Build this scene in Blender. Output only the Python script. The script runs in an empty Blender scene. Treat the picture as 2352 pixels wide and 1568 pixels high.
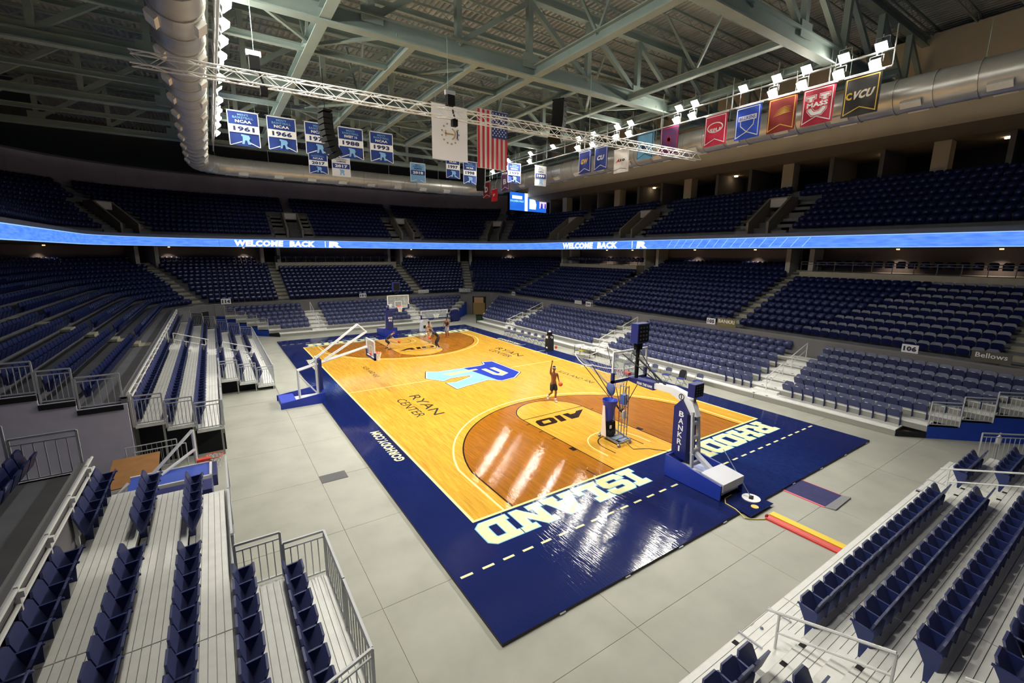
import bpy, bmesh, math, random
import numpy as np
from mathutils import Vector, Matrix, Euler
random.seed(7)
C = bpy.context.scene.collection
S = bpy.context.scene
PI = math.pi

# ------------------------------------------------------------------ camera, world, exposure
cam_d = bpy.data.cameras.new('camera')
cam = bpy.data.objects.new('camera', cam_d); C.objects.link(cam)
cam.location = (-13.2091384, -24.6935043, 7.62987416)
cam.rotation_euler = (1.37618804, -0.00599967, -0.58502820)
cam_d.sensor_fit = 'HORIZONTAL'; cam_d.sensor_width = 36.0
cam_d.lens = 36.0 * 1027.58 / 2352.0
cam_d.clip_start = 0.1; cam_d.clip_end = 300
S.camera = cam
W = bpy.data.worlds.new('arena_air'); S.world = W; W.use_nodes = True
W.node_tree.nodes['Background'].inputs[0].default_value = (0.55, 0.62, 0.85, 1)
W.node_tree.nodes['Background'].inputs[1].default_value = 0.03
S.view_settings.view_transform = 'Standard'; S.view_settings.look = 'None'
S.view_settings.gamma = 1.0; S.view_settings.use_curve_mapping = False
S.view_settings.exposure = 0.0
LAMP_POWER = 2500.0      # each arena floodlight
CAM = np.array(cam.location)

# ------------------------------------------------------------------ materials
def s2l(c):
    return tuple(((x/255.0)/12.92 if x/255.0 <= 0.04045 else ((x/255.0+0.055)/1.055)**2.4) for x in c)
MATS = {}
def mat(name, rgb, rough=0.6, metal=0.0, var=0.0, scale=3.0, spec=0.5, emit=None, estr=0.0, coat=0.0, bump=0.0, alpha=1.0, trans=0.0):
    if name in MATS: return MATS[name]
    m = bpy.data.materials.new(name); m.use_nodes = True
    nt = m.node_tree; b = nt.nodes['Principled BSDF']
    c = s2l(rgb) + (1.0,)
    b.inputs['Base Color'].default_value = c
    b.inputs['Roughness'].default_value = rough
    b.inputs['Metallic'].default_value = metal
    b.inputs['Specular IOR Level'].default_value = spec
    b.inputs['Coat Weight'].default_value = coat
    b.inputs['Coat Roughness'].default_value = 0.08
    if trans: b.inputs['Transmission Weight'].default_value = trans
    if alpha < 1: b.inputs['Alpha'].default_value = alpha
    if emit is not None:
        b.inputs['Emission Color'].default_value = s2l(emit) + (1.0,)
        b.inputs['Emission Strength'].default_value = estr
    if var > 0 or bump > 0:
        tc = nt.nodes.new('ShaderNodeTexCoord'); n = nt.nodes.new('ShaderNodeTexNoise')
        n.inputs['Scale'].default_value = scale; n.inputs['Detail'].default_value = 5
        nt.links.new(tc.outputs['Object'], n.inputs['Vector'])
        if var > 0:
            mx = nt.nodes.new('ShaderNodeMix'); mx.data_type = 'RGBA'
            mx.inputs[6].default_value = tuple(max(0, x*(1-var)) for x in c[:3]) + (1,)
            mx.inputs[7].default_value = tuple(min(1, x*(1+var)) for x in c[:3]) + (1,)
            rm = nt.nodes.new('ShaderNodeMapRange')
            rm.inputs[1].default_value = 0.3; rm.inputs[2].default_value = 0.7
            nt.links.new(n.outputs['Fac'], rm.inputs[0])
            nt.links.new(rm.outputs[0], mx.inputs[0]); nt.links.new(mx.outputs[2], b.inputs['Base Color'])
        if bump > 0:
            bp = nt.nodes.new('ShaderNodeBump'); bp.inputs['Strength'].default_value = bump; bp.inputs['Distance'].default_value = 0.02
            nt.links.new(n.outputs['Fac'], bp.inputs['Height']); nt.links.new(bp.outputs[0], b.inputs['Normal'])
    MATS[name] = m
    return m

def wood_mat(name, rgb, rough=0.06):
    """hardwood strips running along the length of the court (y)"""
    m = bpy.data.materials.new(name); m.use_nodes = True
    nt = m.node_tree; b = nt.nodes['Principled BSDF']; L = nt.links
    tc = nt.nodes.new('ShaderNodeTexCoord')
    mp = nt.nodes.new('ShaderNodeMapping'); mp.inputs['Rotation'].default_value = (0, 0, PI/2)
    L.new(tc.outputs['Object'], mp.inputs['Vector'])
    br = nt.nodes.new('ShaderNodeTexBrick')
    br.inputs['Scale'].default_value = 1.0; br.inputs['Brick Width'].default_value = 0.9; br.inputs['Row Height'].default_value = 0.057
    br.inputs['Mortar Size'].default_value = 0.0; br.inputs['Mortar'].default_value = (0.3, 0.2, 0.08, 1)
    br.offset = 0.37; br.offset_frequency = 3
    c = s2l(rgb)
    br.inputs['Color1'].default_value = tuple(x*0.86 for x in c) + (1,)
    br.inputs['Color2'].default_value = tuple(min(1, x*1.12) for x in c) + (1,)
    L.new(mp.outputs[0], br.inputs['Vector'])
    st = nt.nodes.new('ShaderNodeMapping'); st.inputs['Scale'].default_value = (9, 0.5, 1)
    L.new(tc.outputs['Object'], st.inputs['Vector'])
    n = nt.nodes.new('ShaderNodeTexNoise'); n.inputs['Scale'].default_value = 2.0; n.inputs['Detail'].default_value = 6
    L.new(st.outputs[0], n.inputs['Vector'])
    mx = nt.nodes.new('ShaderNodeMix'); mx.data_type = 'RGBA'; mx.blend_type = 'MULTIPLY'; mx.inputs[0].default_value = 0.55
    cr = nt.nodes.new('ShaderNodeValToRGB'); cr.color_ramp.elements[0].color = (0.62, 0.55, 0.45, 1); cr.color_ramp.elements[0].position = 0.3
    cr.color_ramp.elements[1].color = (1, 1, 1, 1); cr.color_ramp.elements[1].position = 0.6
    L.new(n.outputs['Fac'], cr.inputs[0]); L.new(br.outputs['Color'], mx.inputs[6]); L.new(cr.outputs[0], mx.inputs[7])
    L.new(mx.outputs[2], b.inputs['Base Color'])
    b.inputs['Roughness'].default_value = rough; b.inputs['Coat Weight'].default_value = 0.0
    n2 = nt.nodes.new('ShaderNodeTexNoise'); n2.inputs['Scale'].default_value = 5.0; n2.inputs['Detail'].default_value = 2
    L.new(st.outputs[0], n2.inputs['Vector'])
    bp = nt.nodes.new('ShaderNodeBump'); bp.inputs['Strength'].default_value = 0.10; bp.inputs['Distance'].default_value = 0.03
    L.new(n2.outputs['Fac'], bp.inputs['Height']); L.new(bp.outputs[0], b.inputs['Normal'])
    MATS[name] = m
    return m

def paint_mat(name, rgb, rough=0.075):
    m = mat(name, rgb, rough, var=0.06, scale=0.8)
    nt = m.node_tree; b = nt.nodes['Principled BSDF']
    tc = nt.nodes.new('ShaderNodeTexCoord')
    mp = nt.nodes.new('ShaderNodeMapping'); mp.inputs['Scale'].default_value = (14, 0.8, 1)
    n = nt.nodes.new('ShaderNodeTexNoise'); n.inputs['Scale'].default_value = 2.0; n.inputs['Detail'].default_value = 2
    bp = nt.nodes.new('ShaderNodeBump'); bp.inputs['Strength'].default_value = 0.12; bp.inputs['Distance'].default_value = 0.03
    nt.links.new(tc.outputs['Object'], mp.inputs['Vector']); nt.links.new(mp.outputs[0], n.inputs['Vector'])
    nt.links.new(n.outputs['Fac'], bp.inputs['Height']); nt.links.new(bp.outputs[0], b.inputs['Normal'])
    return m

def led_mat(name, rgb, strength, streak=(1, 1, 6)):
    """a lit LED face: soft cloudy blue picture"""
    m = bpy.data.materials.new(name); m.use_nodes = True
    nt = m.node_tree; b = nt.nodes['Principled BSDF']; L = nt.links
    tc = nt.nodes.new('ShaderNodeTexCoord'); mp = nt.nodes.new('ShaderNodeMapping'); mp.inputs['Scale'].default_value = streak
    n = nt.nodes.new('ShaderNodeTexNoise'); n.inputs['Scale'].default_value = 1.3; n.inputs['Detail'].default_value = 4
    L.new(tc.outputs['Object'], mp.inputs['Vector']); L.new(mp.outputs[0], n.inputs['Vector'])
    c = s2l(rgb)
    cr = nt.nodes.new('ShaderNodeValToRGB')
    cr.color_ramp.elements[0].position = 0.3; cr.color_ramp.elements[0].color = (c[0]*0.55, c[1]*0.75, c[2]*0.95, 1)
    cr.color_ramp.elements[1].position = 0.75; cr.color_ramp.elements[1].color = (min(1, c[0]*1.5), min(1, c[1]*1.3), min(1, c[2]*1.05), 1)
    L.new(n.outputs['Fac'], cr.inputs[0]); L.new(cr.outputs[0], b.inputs['Emission Color'])
    b.inputs['Emission Strength'].default_value = strength
    b.inputs['Base Color'].default_value = (0.01, 0.02, 0.05, 1)
    MATS[name] = m
    return m

concrete = mat('concrete_floor', (160, 160, 149), 0.55, var=0.10, scale=0.9, bump=0.05)
joint = mat('slab_joint', (128, 126, 116), 0.9)
conc_dark = mat('terrace_concrete', (90, 90, 96), 0.85, var=0.12, scale=1.2)
conc_wall = mat('wall_concrete', (112, 110, 112), 0.9, var=0.08, scale=0.8)
tan_wall = mat('bulkhead_paint', (196, 184, 162), 0.9, var=0.05, scale=0.6)
dark_wall = mat('dark_wall_paint', (136, 132, 150), 0.95, var=0.1, scale=0.5)
black_m = mat('matt_black', (16, 16, 19), 0.8)
blackp = mat('black_plastic', (11, 11, 13), 0.7, spec=0.2)
wood_l = wood_mat('maple_floor', (216, 164, 62))
wood_d = wood_mat('stained_maple', (162, 102, 28))
navy_p = paint_mat('navy_floor_paint', (22, 33, 86))
cream_p = paint_mat('cream_floor_paint', (244, 238, 178))
yellow_p = paint_mat('pale_yellow_line', (250, 238, 160))
black_p = paint_mat('dark_line', (44, 28, 22))
white_p = paint_mat('white_floor_paint', (236, 238, 232))
sky_p = paint_mat('sky_blue_paint', (140, 200, 226))
royal_p = paint_mat('royal_blue_paint', (44, 58, 160))
grey_ink = paint_mat('charcoal_lettering', (58, 58, 52))
alum = mat('white_aluminium_plank', (230, 230, 226), 0.5, var=0.05, scale=4, bump=0.03)
alum2 = mat('grey_aluminium', (150, 148, 142), 0.6)  # plain grey aluminium for risers, underlay and posts
steel = mat('galvanised_rail', (190, 192, 196), 0.45, metal=0.35)
steel_w = mat('white_rail', (226, 226, 224), 0.45)
seat_m = mat('navy_seat_plastic', (58, 64, 106), 0.45, var=0.06, scale=3)
seat_f = mat('blue_fixed_seat', (16, 26, 74), 0.4)
seat_arm = mat('navy_armrest', (42, 54, 108), 0.45)
skirt_b = mat('blue_skirt_fabric', (22, 62, 170), 0.8, var=0.06, scale=4)
skirt_shade_k = mat('black_skirt_and_shade', (20, 22, 26), 0.9)  # real end skirts; also paints the shade under open deck ends
roof_steel = mat('grey_green_steel', (146, 162, 157), 0.6, var=0.08, scale=1)
roof_deck = mat('roof_deck_metal', (182, 186, 184), 0.6, metal=0.2, var=0.12, scale=0.7)
roof_dark = mat('roof_far_deck', (70, 72, 74), 0.9)
duct_m = mat('galvanised_duct', (196, 196, 192), 0.34, metal=0.45, var=0.08, scale=1.5)
lamp_house = mat('lamp_housing', (170, 172, 170), 0.5)
lamp_e = mat('lamp_glow', (255, 252, 235), 0.5, emit=(255, 250, 232), estr=170.0)
white_cloth = mat('white_banner_cloth', (232, 232, 238), 0.8)
navy_cloth = mat('navy_banner_cloth', (28, 58, 136), 0.75, var=0.12, scale=2.5)
sky_cloth = mat('light_blue_cloth', (120, 176, 226), 0.75)
led_blue = led_mat('ribbon_led_blue', (84, 136, 236), 1.25)
led_white = mat('led_white_letter', (240, 250, 255), 0.5, emit=(240, 252, 255), estr=1.6)
led_light = mat('led_pale', (140, 190, 255), 0.5, emit=(150, 195, 255), estr=1.0)

# ------------------------------------------------------------------ mesh helpers
class MB:
    def __init__(s): s.v = []; s.f = []; s.mi = []
    def add(s, vs, fs, mi=0):
        o = len(s.v); s.v.extend([tuple(v) for v in vs]); s.f.extend([tuple(i+o for i in f) for f in fs]); s.mi.extend([mi]*len(fs)); return s
    def box(s, c, d, rz=0.0, mi=0, R=None):
        x, y, z = d[0]/2, d[1]/2, d[2]/2
        M = R if R is not None else Matrix.Rotation(rz, 3, 'Z')
        vs = [Vector(c) + M @ Vector(p) for p in ((-x,-y,-z),(x,-y,-z),(x,y,-z),(-x,y,-z),(-x,-y,z),(x,-y,z),(x,y,z),(-x,y,z))]
        return s.add(vs, [(0,3,2,1),(4,5,6,7),(0,1,5,4),(1,2,6,5),(2,3,7,6),(3,0,4,7)], mi)
    def mm(s, a, b, mi=0):
        return s.box([(a[i]+b[i])/2 for i in range(3)], [abs(b[i]-a[i]) for i in range(3)], 0, mi)
    def beam(s, p, q, w, h, mi=0, up=(0, 0, 1)):
        p = Vector(p); q = Vector(q); d = (q-p); L = d.length
        if L < 1e-6: return s
        d /= L; u = Vector(up)
        if abs(d.dot(u)) > 0.99: u = Vector((1, 0, 0))
        r = d.cross(u).normalized(); u = r.cross(d)
        vs = []
        for e in (p, q):
            for a, b in ((-1,-1),(1,-1),(1,1),(-1,1)): vs.append(e + r*(a*w/2) + u*(b*h/2))
        return s.add(vs, [(0,1,2,3),(7,6,5,4),(0,4,5,1),(1,5,6,2),(2,6,7,3),(3,7,4,0)], mi)
    def ibeam(s, p, q, w, h, t=0.05, mi=0):
        p = Vector(p); q = Vector(q)
        z = Vector((0, 0, 1))
        s.beam(p+z*(h/2-t/2), q+z*(h/2-t/2), w, t, mi); s.beam(p-z*(h/2-t/2), q-z*(h/2-t/2), w, t, mi)
        return s.beam(p, q, t*0.7, h-2*t, mi)
    def tube(s, pts, r, n=8, mi=0, cap=True, closed=False):
        pts = [Vector(p) for p in pts]; N = len(pts); rings = []
        rr = r if isinstance(r, (list, tuple)) else [r]*N
        prev = None
        for i, p in enumerate(pts):
            a = pts[i-1] if i > 0 else (pts[-1] if closed else p); b = pts[i+1] if i < N-1 else (pts[0] if closed else p)
            t = (b-a).normalized()
            if prev is None:
                u = t.cross(Vector((0, 0, 1)));
                if u.length < 0.05: u = t.cross(Vector((1, 0, 0)))
            else: u = prev - t*prev.dot(t)
            u.normalize(); prev = u.copy(); w = t.cross(u)
            rings.append([p + (u*math.cos(2*PI*k/n) + w*math.sin(2*PI*k/n))*rr[i] for k in range(n)])
        vs = [v for rg in rings for v in rg]; fs = []
        M = N if closed else N-1
        for i in range(M):
            j = (i+1) % N
            for k in range(n): fs.append((i*n+k, i*n+(k+1) % n, j*n+(k+1) % n, j*n+k))
        if cap and not closed: fs.append(tuple(range(n-1, -1, -1))); fs.append(tuple((N-1)*n+k for k in range(n)))
        return s.add(vs, fs, mi)
    def cyl(s, c, r, h, n=16, mi=0, r2=None):
        return s.tube([c, (c[0], c[1], c[2]+h)], [r, r if r2 is None else r2], n, mi)
    def lathe(s, prof, c=(0, 0, 0), n=20, mi=0):
        vs = []; fs = []
        for r, z in prof:
            for k in range(n): vs.append((c[0]+r*math.cos(2*PI*k/n), c[1]+r*math.sin(2*PI*k/n), c[2]+z))
        for i in range(len(prof)-1):
            for k in range(n): fs.append((i*n+k, i*n+(k+1) % n, (i+1)*n+(k+1) % n, (i+1)*n+k))
        fs.append(tuple(range(n-1, -1, -1))); fs.append(tuple((len(prof)-1)*n+k for k in range(n)))
        return s.add(vs, fs, mi)
    def prism(s, poly, O, R, U, th, mi=0):
        """poly in the plane O + a*R + b*U, thickness th along R x U (from 0 to th)"""
        O = Vector(O); R = Vector(R); U = Vector(U); N = R.cross(U).normalized()
        n = len(poly)
        vs = [O + R*a + U*b for a, b in poly] + [O + R*a + U*b + N*th for a, b in poly]
        fs = [tuple(range(n-1, -1, -1)), tuple(range(n, 2*n))] + [(i, (i+1) % n, n+(i+1) % n, n+i) for i in range(n)]
        return s.add(vs, fs, mi)
    def sphere(s, c, r, n=12, m=8, mi=0, sc=(1, 1, 1)):
        vs = []; fs = []
        for i in range(m+1):
            th = PI*i/m
            for k in range(n): vs.append((c[0]+r*sc[0]*math.sin(th)*math.cos(2*PI*k/n), c[1]+r*sc[1]*math.sin(th)*math.sin(2*PI*k/n), c[2]+r*sc[2]*math.cos(th)))
        for i in range(m):
            for k in range(n): fs.append((i*n+k, (i+1)*n+k, (i+1)*n+(k+1) % n, i*n+(k+1) % n))
        return s.add(vs, fs, mi)
    def mesh(s, name, mats, smooth=False):
        me = bpy.data.meshes.new(name); me.from_pydata(s.v, [], s.f)
        for m in (mats if isinstance(mats, (list, tuple)) else [mats]): me.materials.append(m)
        if len(set(s.mi)) > 1: me.polygons.foreach_set('material_index', s.mi)
        if smooth: me.polygons.foreach_set('use_smooth', [True]*len(me.polygons))
        me.update(); return me
    def build(s, name, mats, parent=None, smooth=False, loc=None):
        o = bpy.data.objects.new(name, s.mesh(name, mats, smooth)); C.objects.link(o)
        if parent is not None: o.parent = parent
        if loc is not None: o.location = loc
        return o

def thing(name, label, cat, loc=(0, 0, 0), rz=0.0, group=None):
    o = bpy.data.objects.new(name, None); C.objects.link(o); o.empty_display_size = 0.1
    o.location = loc; o.rotation_euler = (0, 0, rz); o['label'] = label; o['category'] = cat
    if group: o['group'] = group
    return o
def tag(o, label, cat, group=None):
    o['label'] = label; o['category'] = cat
    if group: o['group'] = group
    return o
def struct(o): o['kind'] = 'structure'; return o
def inst(name, me, parent=None, loc=(0, 0, 0), rz=0.0):
    o = bpy.data.objects.new(name, me); C.objects.link(o); o.location = loc; o.rotation_euler = (0, 0, rz)
    if parent is not None: o.parent = parent
    return o
def stuff_mesh(name, v, f, xf, m, label=None, cat=None, parent=None):
    """join many copies of one small template: xf = list of (x,y,z,rot)"""
    v = np.array(v, float); n = len(v); xf = np.array(xf, float); k = len(xf)
    c, s = np.cos(xf[:, 3]), np.sin(xf[:, 3])
    X = v[None, :, 0]*c[:, None] - v[None, :, 1]*s[:, None] + xf[:, 0:1]
    Y = v[None, :, 0]*s[:, None] + v[None, :, 1]*c[:, None] + xf[:, 1:2]
    Z = np.repeat(v[None, :, 2], k, 0) + xf[:, 2:3]
    V = np.stack([X, Y, Z], -1).reshape(-1, 3)
    lt = np.array([len(a) for a in f]); fl = np.concatenate([np.array(a) for a in f])
    loops = (fl[None, :] + (np.arange(k)*n)[:, None]).reshape(-1)
    tot = np.tile(lt, k); start = np.concatenate([[0], np.cumsum(tot)[:-1]])
    me = bpy.data.meshes.new(name)
    me.vertices.add(len(V)); me.vertices.foreach_set('co', V.astype(np.float32).ravel())
    me.loops.add(len(loops)); me.loops.foreach_set('vertex_index', loops.astype(np.int32))
    me.polygons.add(len(tot)); me.polygons.foreach_set('loop_start', start.astype(np.int32)); me.polygons.foreach_set('loop_total', tot.astype(np.int32))
    me.materials.append(m); me.update(calc_edges=True); me.validate()
    o = bpy.data.objects.new(name, me); C.objects.link(o); o['kind'] = 'stuff'
    if parent is not None: o.parent = parent
    if label: o['label'] = label; o['category'] = cat
    return o

# ---- flat print: lettering and shapes
_TXT = {}
def text_geo(s, bold=0.0):
    key = (s, bold)
    if key not in _TXT:
        cu = bpy.data.curves.new('lettering_curve', 'FONT'); cu.body = s; cu.size = 1.0; cu.offset = bold; cu.resolution_u = 2
        cu.space_character = 1.0 + bold*1.5
        o = bpy.data.objects.new('lettering_tmp', cu); C.objects.link(o)
        dg = bpy.context.evaluated_depsgraph_get(); ev = o.evaluated_get(dg); me = ev.to_mesh()
        vs = [(v.co.x, v.co.y) for v in me.vertices]; fs = [tuple(p.vertices) for p in me.polygons]
        ev.to_mesh_clear(); bpy.data.objects.remove(o); bpy.data.curves.remove(cu)
        xs = [a for a, b in vs]; ys = [b for a, b in vs]
        x0, x1, y0, y1 = min(xs), max(xs), min(ys), max(ys)
        _TXT[key] = ([((a-x0)/(x1-x0)-0.5, (b-y0)/(y1-y0)-0.5) for a, b in vs], fs, (x1-x0)/(y1-y0))
    return _TXT[key]
def text_into(mb, s, O, R, U, w, h, bold=0.0, shear=0.0, mi=0, cyl=None):
    vs, fs, asp = text_geo(s, bold)
    if w is None: w = h*asp
    O = Vector(O); R = Vector(R); U = Vector(U)
    mb.add([O + R*(a*w + b*h*shear) + U*(b*h) for a, b in vs], fs, mi)
    return mb
def text_part(name, s, O, R, U, w, h, m, parent, bold=0.0, shear=0.0):
    return text_into(MB(), s, O, R, U, w, h, bold, shear).build(name, m, parent)
def poly_into(mb, polys, O, R, U, mi=0):
    O = Vector(O); R = Vector(R); U = Vector(U)
    for p in polys: mb.add([O + R*a + U*b for a, b in p], [tuple(range(len(p)))], mi)
    return mb
def poly_part(name, polys, O, R, U, m, parent):
    return poly_into(MB(), polys, O, R, U).build(name, m, parent)
def area2(p): return sum(p[i][0]*p[(i+1) % len(p)][1]-p[(i+1) % len(p)][0]*p[i][1] for i in range(len(p)))
def ccw(p): return list(p) if area2(p) > 0 else list(reversed(p))
def grow(p, d):
    p = ccw(p); n = len(p); out = []
    for i in range(n):
        a, b, c = Vector(p[i-1]), Vector(p[i]), Vector(p[(i+1) % n])
        e1 = (b-a).normalized(); e2 = (c-b).normalized()
        n1 = Vector((e1.y, -e1.x)); n2 = Vector((e2.y, -e2.x)); m = n1+n2
        if m.length < 1e-4: m = n1.copy()
        m.normalize(); k = d/max(0.45, m.dot(n1)); q = b+m*k; out.append((q.x, q.y))
    return out
def clip_half(p, f):
    out = []
    for i in range(len(p)):
        a, b = p[i-1], p[i]; fa, fb = f(a), f(b)
        if (fa >= 0) != (fb >= 0):
            t = fa/(fa-fb); out.append((a[0]+(b[0]-a[0])*t, a[1]+(b[1]-a[1])*t))
        if fb >= 0: out.append(b)
    return out
def ring_into(mb, c, r, w, a0, a1, z, n=48, mi=0):
    vs = []; fs = []
    for i in range(n+1):
        a = a0+(a1-a0)*i/n
        for q in (r-w/2, r+w/2): vs.append((c[0]+q*math.cos(a), c[1]+q*math.sin(a), z))
    for i in range(n): fs.append((2*i, 2*i+1, 2*i+3, 2*i+2))
    return mb.add(vs, fs, mi)
def strip_into(mb, a, b, w, z, mi=0):
    a = Vector((a[0], a[1])); b = Vector((b[0], b[1])); d = (b-a).normalized(); n = Vector((-d.y, d.x))*w/2
    return mb.add([(a.x-n.x, a.y-n.y, z), (b.x-n.x, b.y-n.y, z), (b.x+n.x, b.y+n.y, z), (a.x+n.x, a.y+n.y, z)], [(0, 1, 2, 3)], mi)
NUM = ['zero','one','two','three','four','five','six','seven','eight','nine','ten','eleven','twelve','thirteen','fourteen','fifteen','sixteen','seventeen','eighteen','nineteen']
def word(n):
    if n < 20: return NUM[n]
    t = ['', '', 'twenty', 'thirty', 'forty', 'fifty', 'sixty', 'seventy'][n//10]
    return t if n % 10 == 0 else t + '-' + NUM[n % 10]
def in_frame(p, margin=40):
    M = cam_R
    q = M.T @ (np.array(p)-CAM)
    if q[2] > -0.2: return None
    u = 1176+1027.58*q[0]/-q[2]; v = 784-1027.58*q[1]/-q[2]
    return (u, v, -q[2]) if -margin < u < 2352+margin and -margin < v < 1568+margin else None
cam_R = np.array(cam.rotation_euler.to_matrix())

# ------------------------------------------------------------------ floodlights that light the hall (power here, lamps below)
LAMPS = []
def spot(loc, aim, power, ang=115, blend=0.5, size=0.25, col=(1.0, 0.97, 0.9), name='arena_light'):
    d = bpy.data.lights.new(name, 'SPOT'); d.energy = power; d.spot_size = math.radians(ang); d.spot_blend = blend
    d.shadow_soft_size = size; d.color = col
    o = bpy.data.objects.new(name, d); C.objects.link(o); o.location = loc
    o.rotation_euler = (Vector(aim)-Vector(loc)).to_track_quat('-Z', 'Y').to_euler()
    LAMPS.append(o); return o

# ------------------------------------------------------------------ floor: cast slabs with recessed joints
FZ = -0.08
fl = struct(MB().mm((-20, -30, -0.3), (20, 30, FZ-0.02)).build('floor', joint))
xs = [-10.83+4.325*k for k in range(-2, 8)]; ys = [-12.6+3.42*k for k in range(-5, 13)]
rs = random.Random(3)
for i in range(len(xs)-1):
    for j in range(len(ys)-1):
        z = FZ + rs.uniform(-0.001, 0.0015); g = 0.005
        MB().mm((xs[i]+g, ys[j]+g, FZ-0.06), (xs[i+1]-g, ys[j+1]-g, z)).build('floor_slab', concrete, fl)

# ------------------------------------------------------------------ the court
court = thing('basketball_court', 'glossy maple basketball court with navy painted apron on the concrete floor', 'court')
AX, AY, HX, HY = 9.15, 18.3, 7.62, 14.325
MB().mm((-AX, -AY, FZ), (AX, AY, -0.004)).build('panel_base', mat('court_edge', (70, 62, 60), 0.8), court)
ap = MB()
for a, b in (((-AX, -AY), (AX, -HY)), ((-AX, HY), (AX, AY)), ((-AX, -HY), (-HX, HY)), ((HX, -HY), (AX, HY))):
    ap.add([(a[0], a[1], 0), (b[0], a[1], 0), (b[0], b[1], 0), (a[0], b[1], 0)], [(0, 1, 2, 3)])
ap.build('apron', navy_p, court)
MB().add([(-HX, -HY, 0), (HX, -HY, 0), (HX, HY, 0), (-HX, HY, 0)], [(0, 1, 2, 3)]).build('hardwood', wood_l, court)
LK, LW, LY, LC = [], MB(), MB(), MB()
def arc_pts(cx, cy, r, a0, a1, n): return [(cx+r*math.cos(a0+(a1-a0)*i/n), cy+r*math.sin(a0+(a1-a0)*i/n)) for i in range(n+1)]
for sg in (-1, 1):
    blk = MB()
    by = sg*HY; hy = sg*(HY-1.6)
    # stained area inside the inner arc, without the lane and its half circle
    xi = 6.25; R2 = 6.33
    a = math.acos(xi/R2); th = arc_pts(0, 0, R2, a, PI-a, 40)
    outer = [(xi, HY)] + [(x, HY-1.6-y) for x, y in th] + [(-xi, HY)]
    st = MB(); ft = HY-5.79
    left = [p for p in outer if p[0] < -1.83]; rightp = [p for p in outer if p[0] > 1.83]
    mid = [p for p in outer if -1.83 <= p[0] <= 1.83]
    yl = HY-1.6-math.sqrt(R2**2-1.83**2)
    for poly in ([(1.83, HY)]+rightp+[(1.83, yl)], [(-1.83, yl)]+left+[(-1.83, HY)]):
        st.add([(x*1, sg*y, 0.001) for x, y in poly], [tuple(range(len(poly)))])
    half = [(1.83*math.cos(t*PI/24), ft-1.83*math.sin(t*PI/24)) for t in range(25)]
    cap = [(1.83, yl)] + mid + [(-1.83, yl)] + list(reversed(half))
    # strip between the free throw circle and the arc
    for i in range(24):
        x0, y0 = half[i]; x1, y1 = half[i+1]
        f = lambda x: HY-1.6-math.sqrt(max(0, R2**2-x*x))
        st.add([(x0, sg*y0, 0.001), (x1, sg*y1, 0.001), (x1, sg*f(x1), 0.001), (x0, sg*f(x0), 0.001)], [(0, 1, 2, 3)])
    st.build('stained_area', wood_d, court)
    # black: inner three point line, lane, free throw line and circle
    a = math.acos(xi/R2)
    ring_into(blk, (0, hy), R2, 0.06, (PI-a if sg > 0 else a)+PI*(sg > 0)+0, (2*PI-PI+a+PI-0 if False else (2*PI-a if sg > 0 else PI-a)), 0.002) if False else None
    pts = arc_pts(0, 0, R2, a, PI-a, 60)
    for i in range(60): strip_into(blk, (pts[i][0], sg*(HY-1.6-pts[i][1])), (pts[i+1][0], sg*(HY-1.6-pts[i+1][1])), 0.06, 0.002)
    for s2 in (-1, 1):
        strip_into(blk, (s2*xi, by), (s2*xi, sg*(HY-1.6-pts[0][1])), 0.06, 0.002)
        strip_into(blk, (s2*1.83, by), (s2*1.83, sg*ft), 0.05, 0.002)
        for dy, w in ((2.15, 0.30), (3.35, 0.05), (4.25, 0.05), (5.2, 0.05)):
            strip_into(blk, (s2*1.86, sg*(HY-dy)), (s2*2.06, sg*(HY-dy)), w, 0.002)
        strip_into(blk, (s2*2.7, by), (s2*2.7, sg*(HY-0.55)), 0.05, 0.002)
    strip_into(blk, (-1.83, sg*ft), (1.83, sg*ft), 0.05, 0.002)
    h2 = arc_pts(0, 0, 1.83, 0, PI, 40)
    for i in range(40): strip_into(blk, (h2[i][0], sg*(ft-h2[i][1])), (h2[i+1][0], sg*(ft-h2[i+1][1])), 0.05, 0.002)
    # pale outer three point line and restricted arc
    R3 = 6.72; x3 = 6.58; a3 = math.acos(x3/R3); p3 = arc_pts(0, 0, R3, a3, PI-a3, 60)
    for i in range(60): strip_into(LY, (p3[i][0], sg*(HY-1.6-p3[i][1])), (p3[i+1][0], sg*(HY-1.6-p3[i+1][1])), 0.07, 0.0025)
    for s2 in (-1, 1): strip_into(LY, (s2*x3, by), (s2*x3, sg*(HY-1.6-p3[0][1])), 0.07, 0.0025)
    for rr, mb, w in ((1.22, LY, 0.05), (0.8, blk, 0.05)):
        q = arc_pts(0, 0, rr, 0, PI, 24)
        for i in range(24): strip_into(mb, (q[i][0], sg*(HY-1.6-q[i][1])), (q[i+1][0], sg*(HY-1.6-q[i+1][1])), w, 0.0025)
        for s2 in (-1, 1): strip_into(mb, (s2*rr, sg*(HY-1.6)), (s2*rr, sg*(HY-0.95)), w, 0.0025)
    blk.build('dark_court_line', black_p, court)
    # dashes across the apron
    x = -9.0
    while x < 9.0: strip_into(LC, (x, sg*16.2), (min(9.1, x+0.33), sg*16.2), 0.075, 0.002); x += 0.605
for s2 in (-1, 1):
    strip_into(LY, (s2*(HX+0.02), -HY-0.05), (s2*(HX+0.02), HY+0.05), 0.09, 0.002); strip_into(LY, (-HX-0.06, s2*(HY+0.02)), (HX+0.06, s2*(HY+0.02)), 0.09, 0.0022)
strip_into(LY, (-HX, 0), (-2.3, 0), 0.05, 0.002); strip_into(LY, (3.1, 0), (HX, 0), 0.05, 0.002)
LY.build('pale_court_line', yellow_p, court); LC.build('dash_line', cream_p, court)
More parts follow.
